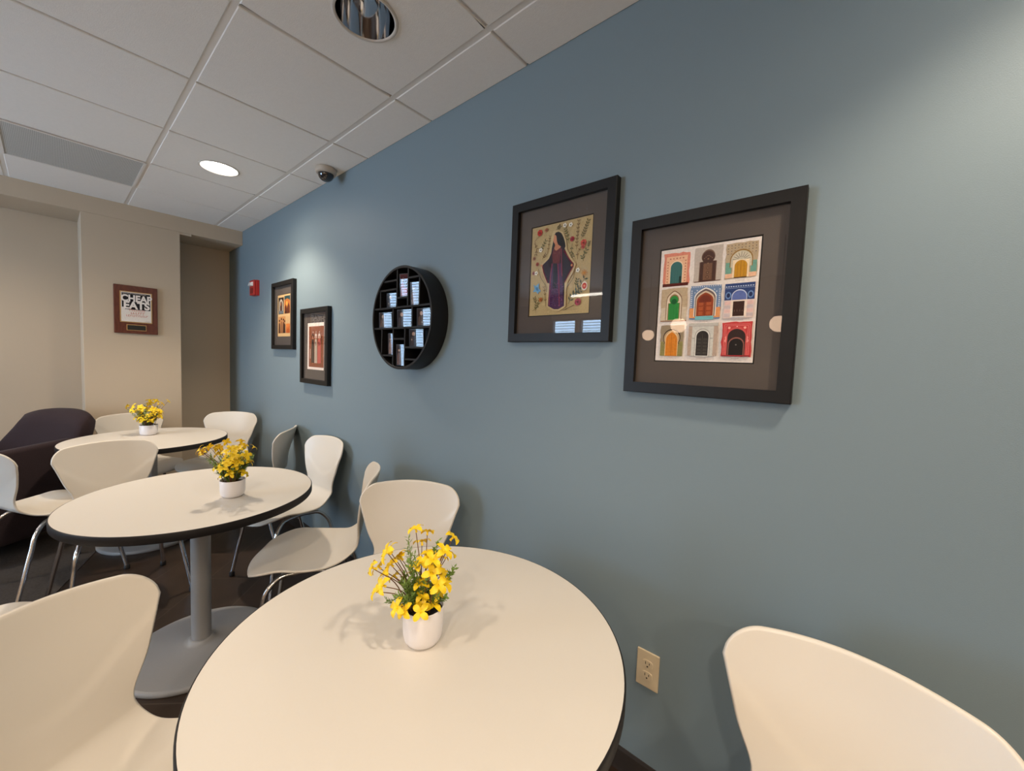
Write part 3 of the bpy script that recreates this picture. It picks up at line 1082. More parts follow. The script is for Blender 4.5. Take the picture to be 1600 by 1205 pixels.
    A.rect(cx - w * .26, z0 + .001, cx + w * .26, z0 + hh * .52, (240, 216, 180))
    A.arch(cx, z0 + .001, w * .40, hh * .49, (196, 140, 34), 'round')
    A.stroke([(cx, z0 + .002), (cx, z0 + hh * .48)], .0008, (130, 84, 20))
    for s in (-1, 1):
        A.stroke([(cx + s * w * .10, z0 + .004), (cx + s * w * .10, z0 + hh * .42)], .0006, (150, 100, 24))
    A.rect(cx - w * .2, z0, cx + w * .2, z0 + .0025, (90, 56, 24))
    A.caption(cx, z0 - .008, 7, ink, seed=3)
    # 3 sandy gate, green door
    x0, z0, x1, z1, cx, w, hh = cell[3]
    A.rough(x0, z0, x1, z1, (196, 172, 140), 0.0015, seed=5)
    for k in range(6):
        A.stroke([(x0 + .002, z0 + .01 + k * .013), (x1 - .002, z0 + .01 + k * .013)], .0006, (170, 140, 110))
    A.rect(x0 + .001, z0 + .002, x0 + w * .18, z0 + hh * .42, (214, 196, 170))
    A.rect(x1 - w * .18, z0 + .002, x1 - .001, z0 + hh * .42, (214, 196, 170))
    A.arch(cx, z0 + .004, w * .60, hh * .90, (120, 84, 60), 'point')
    A.arch(cx, z0 + .004, w * .56, hh * .87, (226, 208, 180), 'point')
    A.arch(cx, z0 + .004, w * .46, hh * .78, (150, 110, 70), 'keyhole')
    A.arch(cx, z0 + .004, w * .40, hh * .74, (44, 140, 62), 'keyhole')
    A.disc(cx, z0 + hh * .60, w * .11, (24, 92, 44), n=12)
    for s in (-1, 0, 1):
        A.stroke([(cx + s * w * .1, z0 + .005), (cx + s * w * .1, z0 + hh * .42)], .0007, (24, 100, 48))
    A.rect(x0, z0 - .001, x1, z0 + .002, (150, 110, 84))
    A.caption(cx, z0 - .008, 6, ink, seed=4)
    # 4 blue tile arch, rust door
    x0, z0, x1, z1, cx, w, hh = cell[4]
    A.rough(x0, z0, x1, z1, (112, 136, 170), 0.0012, seed=6)
    for k in range(14):
        A.rect(x0 + .001 + k * w / 14, z1 - .004, x0 + .001 + k * w / 14 + .0022, z1 - .001, (220, 220, 224))
    for k in range(10):
        for s in (x0 + .002, x1 - .006):
            A.rect(s, z0 + .028 + k * .006, s + .0035, z0 + .0315 + k * .006, (206, 210, 216))
    for k in range(5):
        for s in (-1, 1):
            A.disc(cx + s * (w * .28 + (k % 2) * .006), z0 + hh * .62 + k * .006, .0016, (225, 225, 228), n=6)
    A.rect(x0, z0 + .004, x0 + w * .20, z0 + hh * .34, (228, 154, 96))
    A.rect(x1 - w * .20, z0 + .004, x1, z0 + hh * .34, (228, 154, 96))
    A.arch(cx, z0 + .008, w * .72, hh * .86, (232, 226, 216), 'point')
    A.arch(cx, z0 + .008, w * .66, hh * .82, (110, 92, 90), 'point')
    A.arch(cx, z0 + .008, w * .60, hh * .76, (214, 190, 160), 'point')
    A.arch(cx, z0 + .008, w * .54, hh * .71, (150, 66, 34), 'point')
    for s in (-1, 1):
        for k in range(3):
            A.rect(cx + s * w * .13 - .006, z0 + .012 + k * .014, cx + s * w * .13 + .006, z0 + .022 + k * .014, (176, 88, 48))
    A.stroke([(cx, z0 + .009), (cx, z0 + hh * .52)], .0008, (96, 36, 20))
    A.arch(cx, z0 + hh * .50, w * .40, hh * .22, (120, 48, 30), 'round')
    A.rect(cx - w * .30, z0 - .002, cx + w * .30, z0 + .009, (120, 186, 190))
    A.caption(cx, z0 - .008, 7, ink, seed=5)
    # 5 deep blue top, pink stone, dark gate
    x0, z0, x1, z1, cx, w, hh = cell[5]
    A.rough(x0, z0, x1, z1, (222, 200, 190), 0.0012, seed=7)
    A.rect(x0, z0 + hh * .52, x1, z1, (44, 66, 116))
    for k in range(12):
        A.rect(x0 + .002 + k * w / 12.4, z1 - .010, x0 + .0055 + k * w / 12.4, z1 - .007, (190, 200, 220))
    A.stroke([(x0, z1 - .013), (x1, z1 - .013)], .0008, (170, 184, 210))
    A.arch(cx, z0 + hh * .52, w * .52, hh * .30, (200, 206, 222), 'round')
    A.arch(cx, z0 + hh * .52, w * .47, hh * .27, (94, 110, 168), 'round')
    for s in (-1, 1):
        A.disc(cx + s * w * .37, z0 + hh * .66, .0075, (110, 140, 186), .010)
        A.disc(cx + s * w * .37, z0 + hh * .66, .0045, (30, 44, 84), .0065)
    for k in range(4):
        for s in (-1, 1):
            A.rect(cx + s * w * .33 - .011, z0 + .004 + k * .011, cx + s * w * .33 + .011, z0 + .013 + k * .011, (228, 190, 180) if k % 2 else (206, 188, 186))
    A.rect(cx - w * .27, z0 + .002, cx + w * .27, z0 + hh * .52, (240, 220, 200))
    A.rect(cx - w * .19, z0 + .005, cx + w * .19, z0 + hh * .48, (58, 34, 26))
    for k in range(4):
        A.stroke([(cx - w * .13 + k * w * .09, z0 + .018), (cx - w * .13 + k * w * .09, z0 + .022)], .0008, (150, 120, 100))
    A.rect(cx - w * .22, z0 + .001, cx + w * .22, z0 + .0035, (200, 200, 206))
    A.caption(cx, z0 - .007, 9, dk, seed=6)
    # 6 horseshoe gate, orange door
    x0, z0, x1, z1, cx, w, hh = cell[6]
    A.rough(x0, z0 + hh * .45, x1, z1, (156, 138, 112), 0.0012, seed=8)
    A.rect(x0 + .001, z0, x0 + w * .24, z0 + hh * .47, (150, 140, 84))
    A.rect(x1 - w * .24, z0, x1 - .001, z0 + hh * .47, (150, 140, 84))
    for k in range(5):
        for q in range(7):
            for s in (x0 + .003, x1 - w * .24 + .002):
                A.disc(s + k * .003, z0 + .004 + q * .0055, .0008, (104, 92, 52), n=4)
    A.arch(cx, z0 + hh * .38, w * .86, hh * .50, (70, 52, 40), 'horse')
    A.arch(cx, z0 + hh * .38, w * .78, hh * .46, (190, 160, 120), 'horse')
    A.arch(cx, z0, w * .56, hh * .84, (228, 190, 140), 'point')
    A.arch(cx, z0, w * .50, hh * .78, (214, 128, 34), 'point')
    A.stroke([(cx, z0 + .001), (cx, z0 + hh * .7)], .0008, (150, 76, 16))
    for s in (-1, 1):
        A.stroke([(cx + s * w * .12, z0 + .002), (cx + s * w * .12, z0 + hh * .55)], .0008, (232, 154, 60))
    A.caption(cx, z0 - .006, 4, (206, 140, 90), seed=7)
    # 7 grey portal, black door
    x0, z0, x1, z1, cx, w, hh = cell[7]
    A.rough(x0, z0 + .002, x0 + w * .16, z1, (186, 162, 144), 0.001, seed=9)
    A.rough(x1 - w * .16, z0 + .002, x1, z1, (186, 162, 144), 0.001, seed=10)
    A.rect(x0 + w * .13, z0, x1 - w * .13, z1 - .003, (208, 204, 194))
    A.rect(x0 - .001, z1 - .009, x1 + .001, z1, (196, 190, 180))
    A.stroke([(x0, z1 - .009), (x1, z1 - .009)], .0009, (140, 132, 124))
    A.rect(x0 + w * .14, z0 + hh * .52, x0 + w * .32, z0 + hh * .56, (176, 172, 164))
    A.rect(x1 - w * .32, z0 + hh * .52, x1 - w * .14, z0 + hh * .56, (176, 172, 164))
    A.arch(cx, z0, w * .54, hh * .84, (176, 170, 160), 'round')
    A.arch(cx, z0, w * .48, hh * .80, (226, 222, 212), 'round')
    A.arch(cx, z0 + .002, w * .42, hh * .75, (44, 40, 38), 'round')
    for s in (-1, 1):
        for k in range(5):
            A.rect(cx + s * w * .10 - .0055, z0 + .006 + k * .010, cx + s * w * .10 + .0055, z0 + .013 + k * .010, (66, 60, 56))
    A.stroke([(cx, z0 + .003), (cx, z0 + hh * .7)], .0007, (90, 82, 76))
    A.caption(cx, z0 - .007, 8, ink, seed=8)
    # 8 red scalloped arch, black doorway
    x0, z0, x1, z1, cx, w, hh = cell[8]
    A.rough(x0, z0, x1, z1, (196, 62, 62), 0.0015, seed=11)
    for d in (.006, .010):
        A.stroke([(x0 + d, z0 + .004), (x0 + d, z1 - d), (x1 - d, z1 - d), (x1 - d, z0 + .004)], .0010, (236, 140, 132))
    for s in (-1, 1):
        A.disc(cx + s * w * .26, z1 - .016, .0035, (244, 176, 160), n=8)
    A.disc(cx, z1 - .013, .002, (244, 196, 186), n=6)
    R = w * .34
    for k in range(11):
        a = PI * k / 10
        A.disc(cx + R * math.cos(a), z0 + hh * .46 + R * math.sin(a) * 1.05, .0050, (240, 150, 140), n=10)
    A.arch(cx, z0 + .004, w * .68, hh * .82, (206, 84, 80), 'round')
    A.arch(cx, z0 + .004, w * .60, hh * .76, (52, 34, 32), 'round')
    A.arch(cx, z0 + .004, w * .54, hh * .52, (150, 92, 80), 'round')
    A.arch(cx, z0 + .004, w * .48, hh * .48, (26, 22, 22), 'round')
    A.disc(cx, z0 + hh * .34, .0022, (120, 110, 104), n=6)
    A.rect(x0 + .002, z0, x1 - .002, z0 + .004, (150, 40, 44))
    A.caption(cx, z0 - .007, 6, dk, seed=9)
    A.build_sheet('art_print', parent, loc)


def art_woman(parent, loc):
    A = Art()
    W, H = 0.134, 0.171
    h = homog([(78, 183), (752, 37), (702, 1130), (50, 1166)], [(-W, H), (W, H), (W, -H), (-W, -H)])
    q = lambda L: [h(p) for p in L]
    A.rect(-W, -H, W, H, (190, 166, 118))
    r = random.Random(4)
    for k in range(60):
        x, z = r.uniform(-W + .01, W - .01), r.uniform(-H + .01, H - .01)
        A.disc(x, z, r.uniform(.004, .010), r.choice([(196, 172, 124), (184, 160, 112), (192, 168, 122)]), n=9)
    gr = (78, 84, 48)
    br = (112, 84, 48)
    st = lambda L, w=.0014, c=gr: A.stroke(q(L), w, c)

    def leafy(L, n, l, c=gr, w=.0014):
        P = q(L)
        A.stroke(P, w, c)
        for k in range(n):
            t = (k + 1) / n * (len(P) - 1)
            i = min(int(t - 1e-6), len(P) - 2)
            f = t - i
            p = np.array(P[i]) * (1 - f) + np.array(P[i + 1]) * f
            d = np.array(P[i + 1]) - np.array(P[i]); d /= np.hypot(*d) + 1e-9
            for s in (-1, 1):
                nv = np.array([-d[1], d[0]]) * s
                e = p + (nv * .8 + d * .7) * l
                m_ = (p + e) / 2
                w_ = np.array([-(e - p)[1], (e - p)[0]]) * .18
                A.poly([tuple(p), tuple(m_ + w_), tuple(e), tuple(m_ - w_)], c)
    leafy([(150, 460), (190, 400), (225, 330)], 5, .011)
    leafy([(100, 350), (130, 410), (120, 470)], 4, .010, br)
    leafy([(190, 530), (225, 480)], 3, .009, br)
    leafy([(250, 470), (265, 350), (275, 280)], 5, .008, br)
    leafy([(120, 1110), (130, 1030), (110, 970)], 6, .011, (96, 92, 60))
    leafy([(90, 1110), (150, 1050), (165, 980)], 5, .010, (112, 104, 60))
    leafy([(235, 1060), (225, 930), (215, 850)], 4, .008, br)
    st([(150, 640), (175, 740), (235, 830), (240, 900)], .0016, (80, 84, 70))
    leafy([(485, 1030), (520, 950), (580, 880), (655, 760)], 7, .017, (70, 82, 70))
    leafy([(500, 950), (560, 920), (610, 890)], 4, .013, (70, 88, 84))
    leafy([(560, 850), (580, 770)], 3, .012)
    st([(470, 850), (540, 740), (555, 660)], .0014, (84, 84, 60))
    leafy([(570, 430), (580, 280), (595, 110)], 8, .009, br)
    leafy([(620, 310), (660, 220), (700, 110)], 7, .012, (104, 96, 60))
    leafy([(490, 360), (470, 260), (450, 200)], 5, .010)
    leafy([(525, 360), (515, 450), (530, 500)], 4, .010, gr)
    leafy([(650, 560), (640, 510), (680, 440)], 4, .012, (80, 92, 60))
    leafy([(350, 205), (385, 165)], 3, .010, (70, 66, 40))
    leafy([(585, 540), (580, 470), (640, 370)], 3, .008, br)
    leafy([(700, 410), (712, 350)], 4, .008, gr)
    for (x, y, rr, c) in ((165, 235, .0115, (196, 48, 34)), (525, 310, .0088, (176, 44, 58)), (650, 355, .0115, (214, 88, 74)), (645, 400, .007, (206, 90, 80)),
                          (238, 205, .007, (180, 110, 78)), (105, 525, .007, (164, 112, 80)), (140, 590, .007, (170, 80, 60)), (100, 690, .007, (170, 100, 90)), (590, 1010, .0125, (172, 66, 88)), (180, 985, .008, (200, 120, 60))):
        p = h((x, y))
        for k in range(7):
            a = k * 0.9
            A.disc(p[0] + rr * .55 * math.cos(a), p[1] + rr * .55 * math.sin(a), rr * .55, c if k % 2 else tuple(int(v * .82) for v in c), n=9)
        A.disc(p[0], p[1], rr * .35, tuple(int(v * .55) for v in c), n=8)
    st([(550, 1045), (430, 1105)], .002, (90, 70, 50))
    st([(160, 270), (110, 330), (125, 400)], .0014, br)
    p = h((660, 690))
    for k in range(8):
        a = k * PI / 4
        A.stroke([p, (p[0] + .013 * math.cos(a), p[1] + .012 * math.sin(a))], .0026, (206, 138, 50))
    p = h((662, 835)); A.disc(*p, .0125, (238, 226, 200), .016); A.disc(*p, .0092, (196, 62, 48), .011); A.disc(*p, .004, (232, 150, 110))
    for c in ((178, 432), (510, 150), (590, 660), (130, 690), (445, 155)):
        p = h(c)
        for k in range(5):
            A.disc(p[0] + .0052 * math.cos(k * 1.257), p[1] + .0052 * math.sin(k * 1.257), .0036, (236, 230, 214), n=8)
        A.disc(*p, .0026, (30, 26, 22), n=8)
    A.poly(q([(100, 815), (125, 835), (165, 800), (160, 860), (185, 890), (160, 900), (155, 925), (130, 895), (95, 900), (115, 865)]), (112, 164, 196))
    A.poly(q([(125, 850), (150, 845), (160, 885), (135, 885)]), (70, 120, 160))
    # soft dark ground behind the figure, then the figure
    A.poly(q([(318, 215), (372, 208), (430, 235), (462, 330), (470, 430), (520, 520), (572, 590), (540, 680), (480, 790), (462, 880), (462, 1060), (390, 1110), (310, 1105), (250, 1062), (262, 850), (235, 780), (185, 640), (182, 595), (255, 520), (285, 420), (295, 300)]), (204, 181, 134))
    A.poly(q([(330, 262), (345, 235), (375, 226), (407, 243), (432, 290), (448, 345), (455, 395), (440, 425), (300, 425), (318, 330)]), (26, 22, 24))
    A.poly(q([(318, 415), (350, 440), (405, 395), (432, 385), (458, 450), (490, 520), (548, 590), (540, 625), (490, 700), (446, 800), (442, 1055), (378, 1092), (330, 1092), (264, 1055), (278, 805), (262, 802), (206, 645), (200, 600), (270, 530), (295, 470), (302, 425)]), (40, 30, 42))
    A.poly(q([(330, 330), (352, 320), (372, 372), (405, 395), (385, 422), (350, 442), (326, 415), (338, 385)]), (196, 128, 92))
    A.poly(q([(336, 258), (352, 275), (358, 330), (346, 358), (330, 360), (322, 342), (316, 318), (324, 300), (326, 272)]), (206, 140, 104))
    A.poly(q([(318, 418), (350, 442), (405, 402), (402, 480), (388, 582), (315, 582), (308, 490)]), (104, 42, 46))
    for k in range(26):
        A.disc(*h((318 + r.random() * 75, 450 + r.random() * 120)), .0014, r.choice([(150, 70, 66), (70, 26, 34), (160, 110, 84)]), n=5)
    A.poly(q([(283, 700), (310, 585), (322, 585), (316, 860), (360, 860), (370, 585), (410, 580), (425, 800), (440, 1055), (378, 1088), (330, 1088), (266, 1052)]), (78, 46, 82))
    A.poly(q([(320, 590), (368, 586), (360, 858), (318, 862)]), (34, 34, 46))
    for k in range(90):
        x, y = 275 + r.random() * 160, 800 + r.random() * 255
        A.disc(*h((x, y)), .0016, r.choice([(128, 88, 138), (150, 70, 110), (92, 70, 130), (52, 34, 66)]), n=5)
    for L in ([(308, 585), (290, 760), (280, 1050)], [(372, 585), (385, 760), (392, 1060)], [(412, 420), (415, 600), (420, 730)]):
        st(L, .0020, (178, 78, 92))
    for L in ([(262, 800), (215, 680), (202, 612)], [(445, 800), (500, 690), (545, 612)], [(440, 440), (500, 540), (540, 590)]):
        st(L, .0042, (120, 44, 60))
    A.disc(*h((192, 606)), .0042, (206, 140, 104)); A.disc(*h((526, 606)), .0046, (206, 140, 104))
    A.caption(h((540, 1098))[0], h((540, 1102))[1], 7, (60, 40, 20), .0058, .0048, 3)
    A.caption(h((240, 1105))[0], h((240, 1112))[1], 6, (150, 124, 90), .0060, .0050, 5)
    A.build_sheet('art_print', parent, loc)


def art_panels(parent, loc):
    A = Art()
    W, H = 0.134, 0.170
    A.rect(-W, -H, W, H, (224, 184, 130))
    fx = lambda x: -W + 2 * W * x
    fz = lambda y: H - 2 * H * y
    # upper left: pale arch with a veiled figure on dark ground
    A.rect(fx(.05), fz(.46), fx(.48), fz(.06), (52, 40, 36))
    A.arch((fx(.05) + fx(.48)) / 2, fz(.44), .082, .118, (206, 190, 166), 'point')
    A.arch((fx(.05) + fx(.48)) / 2, fz(.40), .050, .086, (84, 56, 48), 'point')
    A.disc(fx(.24), fz(.22), .010, (190, 130, 96), .014)
    A.rect(fx(.08), fz(.45), fx(.46), fz(.38), (110, 118, 124))
    # upper right: orange sunset and rooftops
    A.rect(fx(.53), fz(.46), fx(.97), fz(.04), (196, 112, 48))
    A.poly([(fx(.53), fz(.04)), (fx(.97), fz(.04)), (fx(.97), fz(.16)), (fx(.75), fz(.10)), (fx(.53), fz(.14))], (48, 76, 78))
    A.disc(fx(.72), fz(.22), .020, (236, 170, 80))
    A.poly([(fx(.55), fz(.46)), (fx(.55), fz(.30)), (fx(.66), fz(.24)), (fx(.72), fz(.34)), (fx(.84), fz(.20)), (fx(.95), fz(.30)), (fx(.95), fz(.46))], (104, 52, 30))
    A.rect(fx(.58), fz(.44), fx(.70), fz(.40), (52, 30, 24))
    # lower left: figures in dark brown clothes
    A.rect(fx(.05), fz(.92), fx(.62), fz(.52), (206, 146, 92))
    for k, (a, b, c) in enumerate(((.14, .60, (74, 44, 30)), (.30, .56, (150, 96, 60)), (.46, .58, (96, 56, 34)), (.56, .62, (60, 36, 26)))):
        A.poly([(fx(a - .07), fz(.92)), (fx(a - .05), fz(b + .10)), (fx(a), fz(b + .05)), (fx(a + .05), fz(b + .10)), (fx(a + .07), fz(.92))], c)
        A.disc(fx(a), fz(b + .03), .009, (188, 128, 92), .012)
        A.arch(fx(a), fz(b + .04), .022, .018, (44, 28, 22), 'round')
    # lower right: orange panel with script rows
    A.rect(fx(.66), fz(.92), fx(.97), fz(.70), (222, 130, 62))
    for k in range(5):
        A.caption(fx(.81), fz(.56 + k * .032), 8, (130, 70, 40), .0085, .006, 20 + k)
    A.poly([(fx(.68), fz(.92)), (fx(.74), fz(.76)), (fx(.82), fz(.84)), (fx(.92), fz(.74)), (fx(.97), fz(.92))], (188, 92, 40))
    A.build_sheet('art_print', parent, loc)


def art_figures(parent, loc):
    A = Art()
    W, H = 0.137, 0.170
    A.rect(-W, -H, W, H, (244, 226, 212))
    A.rect(-W + .024, -H + .018, W - .006, H - .026, (140, 78, 50))
    r = random.Random(8)
    for k in range(70):
        A.disc(r.uniform(-W + .03, W - .012), r.uniform(-H + .024, H - .032), r.uniform(.002, .005), r.choice([(164, 98, 64), (120, 60, 40), (176, 116, 80), (98, 52, 38)]), n=6)
    for cx, c, lo, wd in ((-.045, (74, 58, 46), -.120, .050), (.006, (200, 178, 156), -.122, .044), (.062, (196, 96, 84), -.122, .056)):
        A.poly([(cx - wd * .5, lo), (cx - wd * .42, .02), (cx - wd * .3, .052), (cx + wd * .3, .052), (cx + wd * .42, .02), (cx + wd * .5, lo)], c)
        for k in range(5):
            A.stroke([(cx - wd * .3 + k * wd * .15, lo), (cx - wd * .22 + k * wd * .11, .03)], .0016, tuple(int(v * .8) for v in c))
        A.disc(cx, .066, .0135, (186, 120, 92), .017)
        A.arch(cx, .058, .036, .034, (66, 36, 28) if cx < 0 else (210, 190, 176), 'round')
        A.disc(cx, .064, .009, (190, 126, 98), .012)
        A.disc(cx + .004, .102, .004, (240, 228, 214))
        A.poly([(cx - wd * .4, .03), (cx - wd * .15, .0), (cx + wd * .25, .01), (cx + wd * .1, .036)], tuple(int(v * .7) for v in c))
    A.stroke([(-.085, -.02), (-.085, -.09)], .006, (220, 200, 180))
    A.stroke([(.10, .07), (.085, .01)], .006, (60, 34, 28))
    A.build_sheet('art_print', parent, loc)


def framed(x, z, art, label, pw, ph, w=0.456, h=0.549):
    """frame hanging on the blue wall: moulding, mat board with window, print, glass"""
    root = empty('framed_picture', (x, 0, z), label=label, cat='picture', group='black framed pictures on the blue wall')
    fw, d, back = 0.033, 0.030, 0.002
    m = MB()
    o = [(-w / 2, -h / 2), (w / 2, -h / 2), (w / 2, h / 2), (-w / 2, h / 2)]
    i_ = [(-w / 2 + fw, -h / 2 + fw), (w / 2 - fw, -h / 2 + fw), (w / 2 - fw, h / 2 - fw), (-w / 2 + fw, h / 2 - fw)]
    ch = 0.002
    o2 = [(a + (ch if a < 0 else -ch), b + (ch if b < 0 else -ch)) for a, b in o]
    rings = [[(a, -back, b) for a, b in o], [(a, -d + ch, b) for a, b in o], [(a, -d, b) for a, b in o2], [(a, -d, b) for a, b in i_], [(a, -0.010, b) for a, b in i_]]
    vs = [p for rg in rings for p in rg]
    fs = []
    for k in range(len(rings) - 1):
        for q in range(4):
            q2 = (q + 1) % 4
            fs.append((k * 4 + q, k * 4 + q2, k * 4 + 4 + q2, k * 4 + 4 + q))
    fs.append((3, 2, 1, 0))
    m.add(vs, fs)
    m.build('frame', MT['frame'], root)
    # mat board with a bevelled window around the print
    m = MB()
    a, b = w / 2 - fw + 0.001, h / 2 - fw + 0.001
    wx, wz = pw / 2, ph / 2
    outer = [(-a, -b), (a, -b), (a, b), (-a, b)]
    inner = [(-wx, -wz), (wx, -wz), (wx, wz), (-wx, wz)]
    inner2 = [(p * (1 - 0.0012 / wx), q * (1 - 0.0012 / wz)) for p, q in inner]
    vs = [(p, -0.013, q) for p, q in outer] + [(p, -0.013, q) for p, q in inner] + [(p, -0.011, q) for p, q in inner2]
    fs = []
    for k in range(4):
        k2 = (k + 1) % 4
        fs += [(k, k2, k2 + 4, k + 4), (k + 4, k2 + 4, k2 + 8, k + 8)]
    m.add(vs, fs)
    m.build('mat_board', MT['matb'], root)
    art(root, (0, -0.0105, 0))
    m = MB(); m.add([(-a, -0.0165, -b), (a, -0.0165, -b), (a, -0.0165, b), (-a, -0.0165, b)], [(0, 1, 2, 3)])
    m.build('glass', MT['glass'], root)
    return root


def build_pictures():
    framed(-0.340, 1.587, art_doors, 'black framed print of nine painted doorways, nearest picture on the blue wall', 0.276, 0.349)
    framed(-0.857, 1.750, art_woman, 'black framed print of a woman in a long dark dress among flowers', 0.276, 0.350)
    framed(-3.548, 1.699, art_panels, 'black framed print of four orange and dark panels, closest picture to the red fire alarm', 0.272, 0.346)
    framed(-2.950, 1.451, art_figures, 'black framed print of three robed figures on reddish brown with a white border', 0.278, 0.346)


# ------------------------------------------------------------------ round shelf
def build_shelf():
    cx, cz, R, D = -1.760, 1.595, 0.262, 0.100
    root = empty('round_wall_shelf', (cx, 0, cz), label='round black wall shelf divided into many small compartments', cat='shelf')
    t = 0.012
    m = MB()
    n = 96
    prof = [(R, -0.001), (R, -D + .001), (R - .001, -D), (R - t + .001, -D), (R - t, -D + .001), (R - t, -0.004)]
    vs = []
    for r, y in prof:
        for k in range(n):
            a = 2 * PI * k / n
            vs.append((r * math.cos(a), y, r * math.sin(a)))
    fs = []
    for i in range(len(prof) - 1):
        for k in range(n):
            k2 = (k + 1) % n
            fs.append((i * n + k, i * n + k2, (i + 1) * n + k2, (i + 1) * n + k))
    m.add(vs, fs, 0, True)
    rim = m.build('rim', MT['shelf'], root)
    es = rim.modifiers.new('split', 'EDGE_SPLIT'); es.split_angle = math.radians(40)
    m = MB()
    ring = [((R - t) * math.cos(2 * PI * k / n), -0.004, (R - t) * math.sin(2 * PI * k / n)) for k in range(n)]
    m.add(ring, [tuple(range(n))]); m.build('back_panel', MT['shelf'], root)
    ri = R - t + .002
    ch = lambda s: math.sqrt(max(ri * ri - s * s, 0))
    q = 0.0045
    yf, yb = -D + 0.004, -0.004
    Hs = [(.055, -ch(.055), ch(.055)), (-.050, -ch(.05), ch(.05)),
          (.195, -ch(.195), -.035), (.150, -ch(.15), -.035), (.103, -.035, .060), (.195, .060, ch(.195)),
          (-.193, -ch(.193), -.062), (-.106, -.062, .042), (-.149, .042, ch(.149)), (-.209, .042, ch(.209))]
    for z, a, b in Hs:
        m = MB(); m.box((a, yf, z - q), (b, yb, z + q)); m.build('shelf_board', MT['shelf'], root)
    Vs = [(-.035, .055, ch(.035)), (.060, .055, ch(.060)), (.155, .055, ch(.155)), (-.190, .055, .150),
          (-.067, -.050, .055), (.100, -.050, .055), (-.170, -ch(.17), -.050), (-.062, -ch(.062), -.050), (.042, -ch(.042), -.050)]
    for x, a, b in Vs:
        m = MB(); m.box((x - q, yf, a), (x + q, yb, b)); m.build('divider', MT['shelf'], root)
    # small glass-fronted photo blocks standing in the compartments
    items = [(.013, .108, .060, .115, 'small red and dark photo block in the tall top middle compartment of the round shelf', (150, 40, 50)),
             (.108, .060, .066, .112, 'small photo block in the tall compartment right of the red one on the round shelf', (120, 90, 74)),
             (-.092, .060, .082, .074, 'small photo block in the upper left compartment of the round shelf', (70, 58, 54)),
             (-.160, -.045, .088, .082, 'small photo block in the left middle compartment of the round shelf', (96, 74, 60)),
             (.016, -.045, .096, .088, 'small photo block in the central compartment of the round shelf', (72, 62, 60)),
             (.178, -.045, .090, .086, 'small photo block in the right middle compartment of the round shelf', (84, 66, 52)),
             (-.094, -.188, .050, .112, 'small photo block in the lower left compartment of the round shelf', (140, 108, 92)),
             (-.010, -.2435, .058, .110, 'small photo block in the bottom middle compartment of the round shelf', (110, 84, 76)),
             (.120, -.144, .092, .086, 'small photo block in the lower right compartment of the round shelf', (60, 52, 50))]
    for k, (x, z, w, h, lab, c) in enumerate(items):
        ang = math.radians([14.53, 13.3, 15.84, 16.67, 14.5, 12.36, 15.87, 14.83, 13.14][k])      # every block stands turned a little towards the windows
        b = empty('photo_block', (cx + x, -0.080, cz + z), ang, label=lab, cat='photo block', group='photo blocks in the round shelf')
        b.rotation_euler[0] = math.radians(4.5 if z > 0 else 2.5)
        m = MB(); m.box((-w / 2, 0, 0), (w / 2, 0.014, h)); m.build('block', MT['cap'], b, bevel=0.0008)
        A = Art()
        A.rect(-w / 2 + .003, .003, w / 2 - .003, h - .003, tuple(int(v * .5) for v in c))
        r = random.Random(30 + k)
        A.poly([(-w * .42, .005), (-w * .38, h * .5), (-w * .2, h * .66), (0, h * .5), (w * .05, .005)], c)
        A.disc(-w * .18, h * .72, w * .11, (176, 140, 116))
        for q_ in range(10):
            A.disc(r.uniform(-w * .4, w * .4), r.uniform(.1, .9) * h, w * .05, r.choice([c, (150, 130, 116), (40, 34, 32)]), n=7)
        if k == 0:
            A.rect(-w * .1, .006, w * .40, h * .38, (170, 30, 50))
        A.build_sheet('photo', b, (0, -0.0006, 0))
        m = MB(); m.add([(-w / 2, -0.0035, 0.001), (w / 2, -0.0035, 0.001), (w / 2, -0.0035, h), (-w / 2, -0.0035, h)], [(0, 1, 2, 3)])
        m.build('glass', MT['glass'], b)


# ------------------------------------------------------------------ wall things
def text_mesh(txt, size, mat_, parent, loc, rot, name='lettering', bold=0.0, sx=1.0, ext=0.0004):
    cu = bpy.data.curves.new(name, 'FONT')
    cu.body = txt
    cu.size = size
    cu.align_x = 'CENTER'
    cu.offset = bold
    cu.extrude = ext
    tmp = bpy.data.objects.new(name, cu)
    COL.objects.link(tmp)
    dg = bpy.context.evaluated_depsgraph_get()
    me = bpy.data.meshes.new_from_object(tmp.evaluated_get(dg))
    bpy.data.objects.remove(tmp)
    o = bpy.data.objects.new(name, me)
    me.materials.clear()
    me.materials.append(mat_)
    COL.objects.link(o)
    o.parent = parent
    o.location = loc
    o.rotation_euler = rot
    o.scale = (sx, 1, 1)
    return o


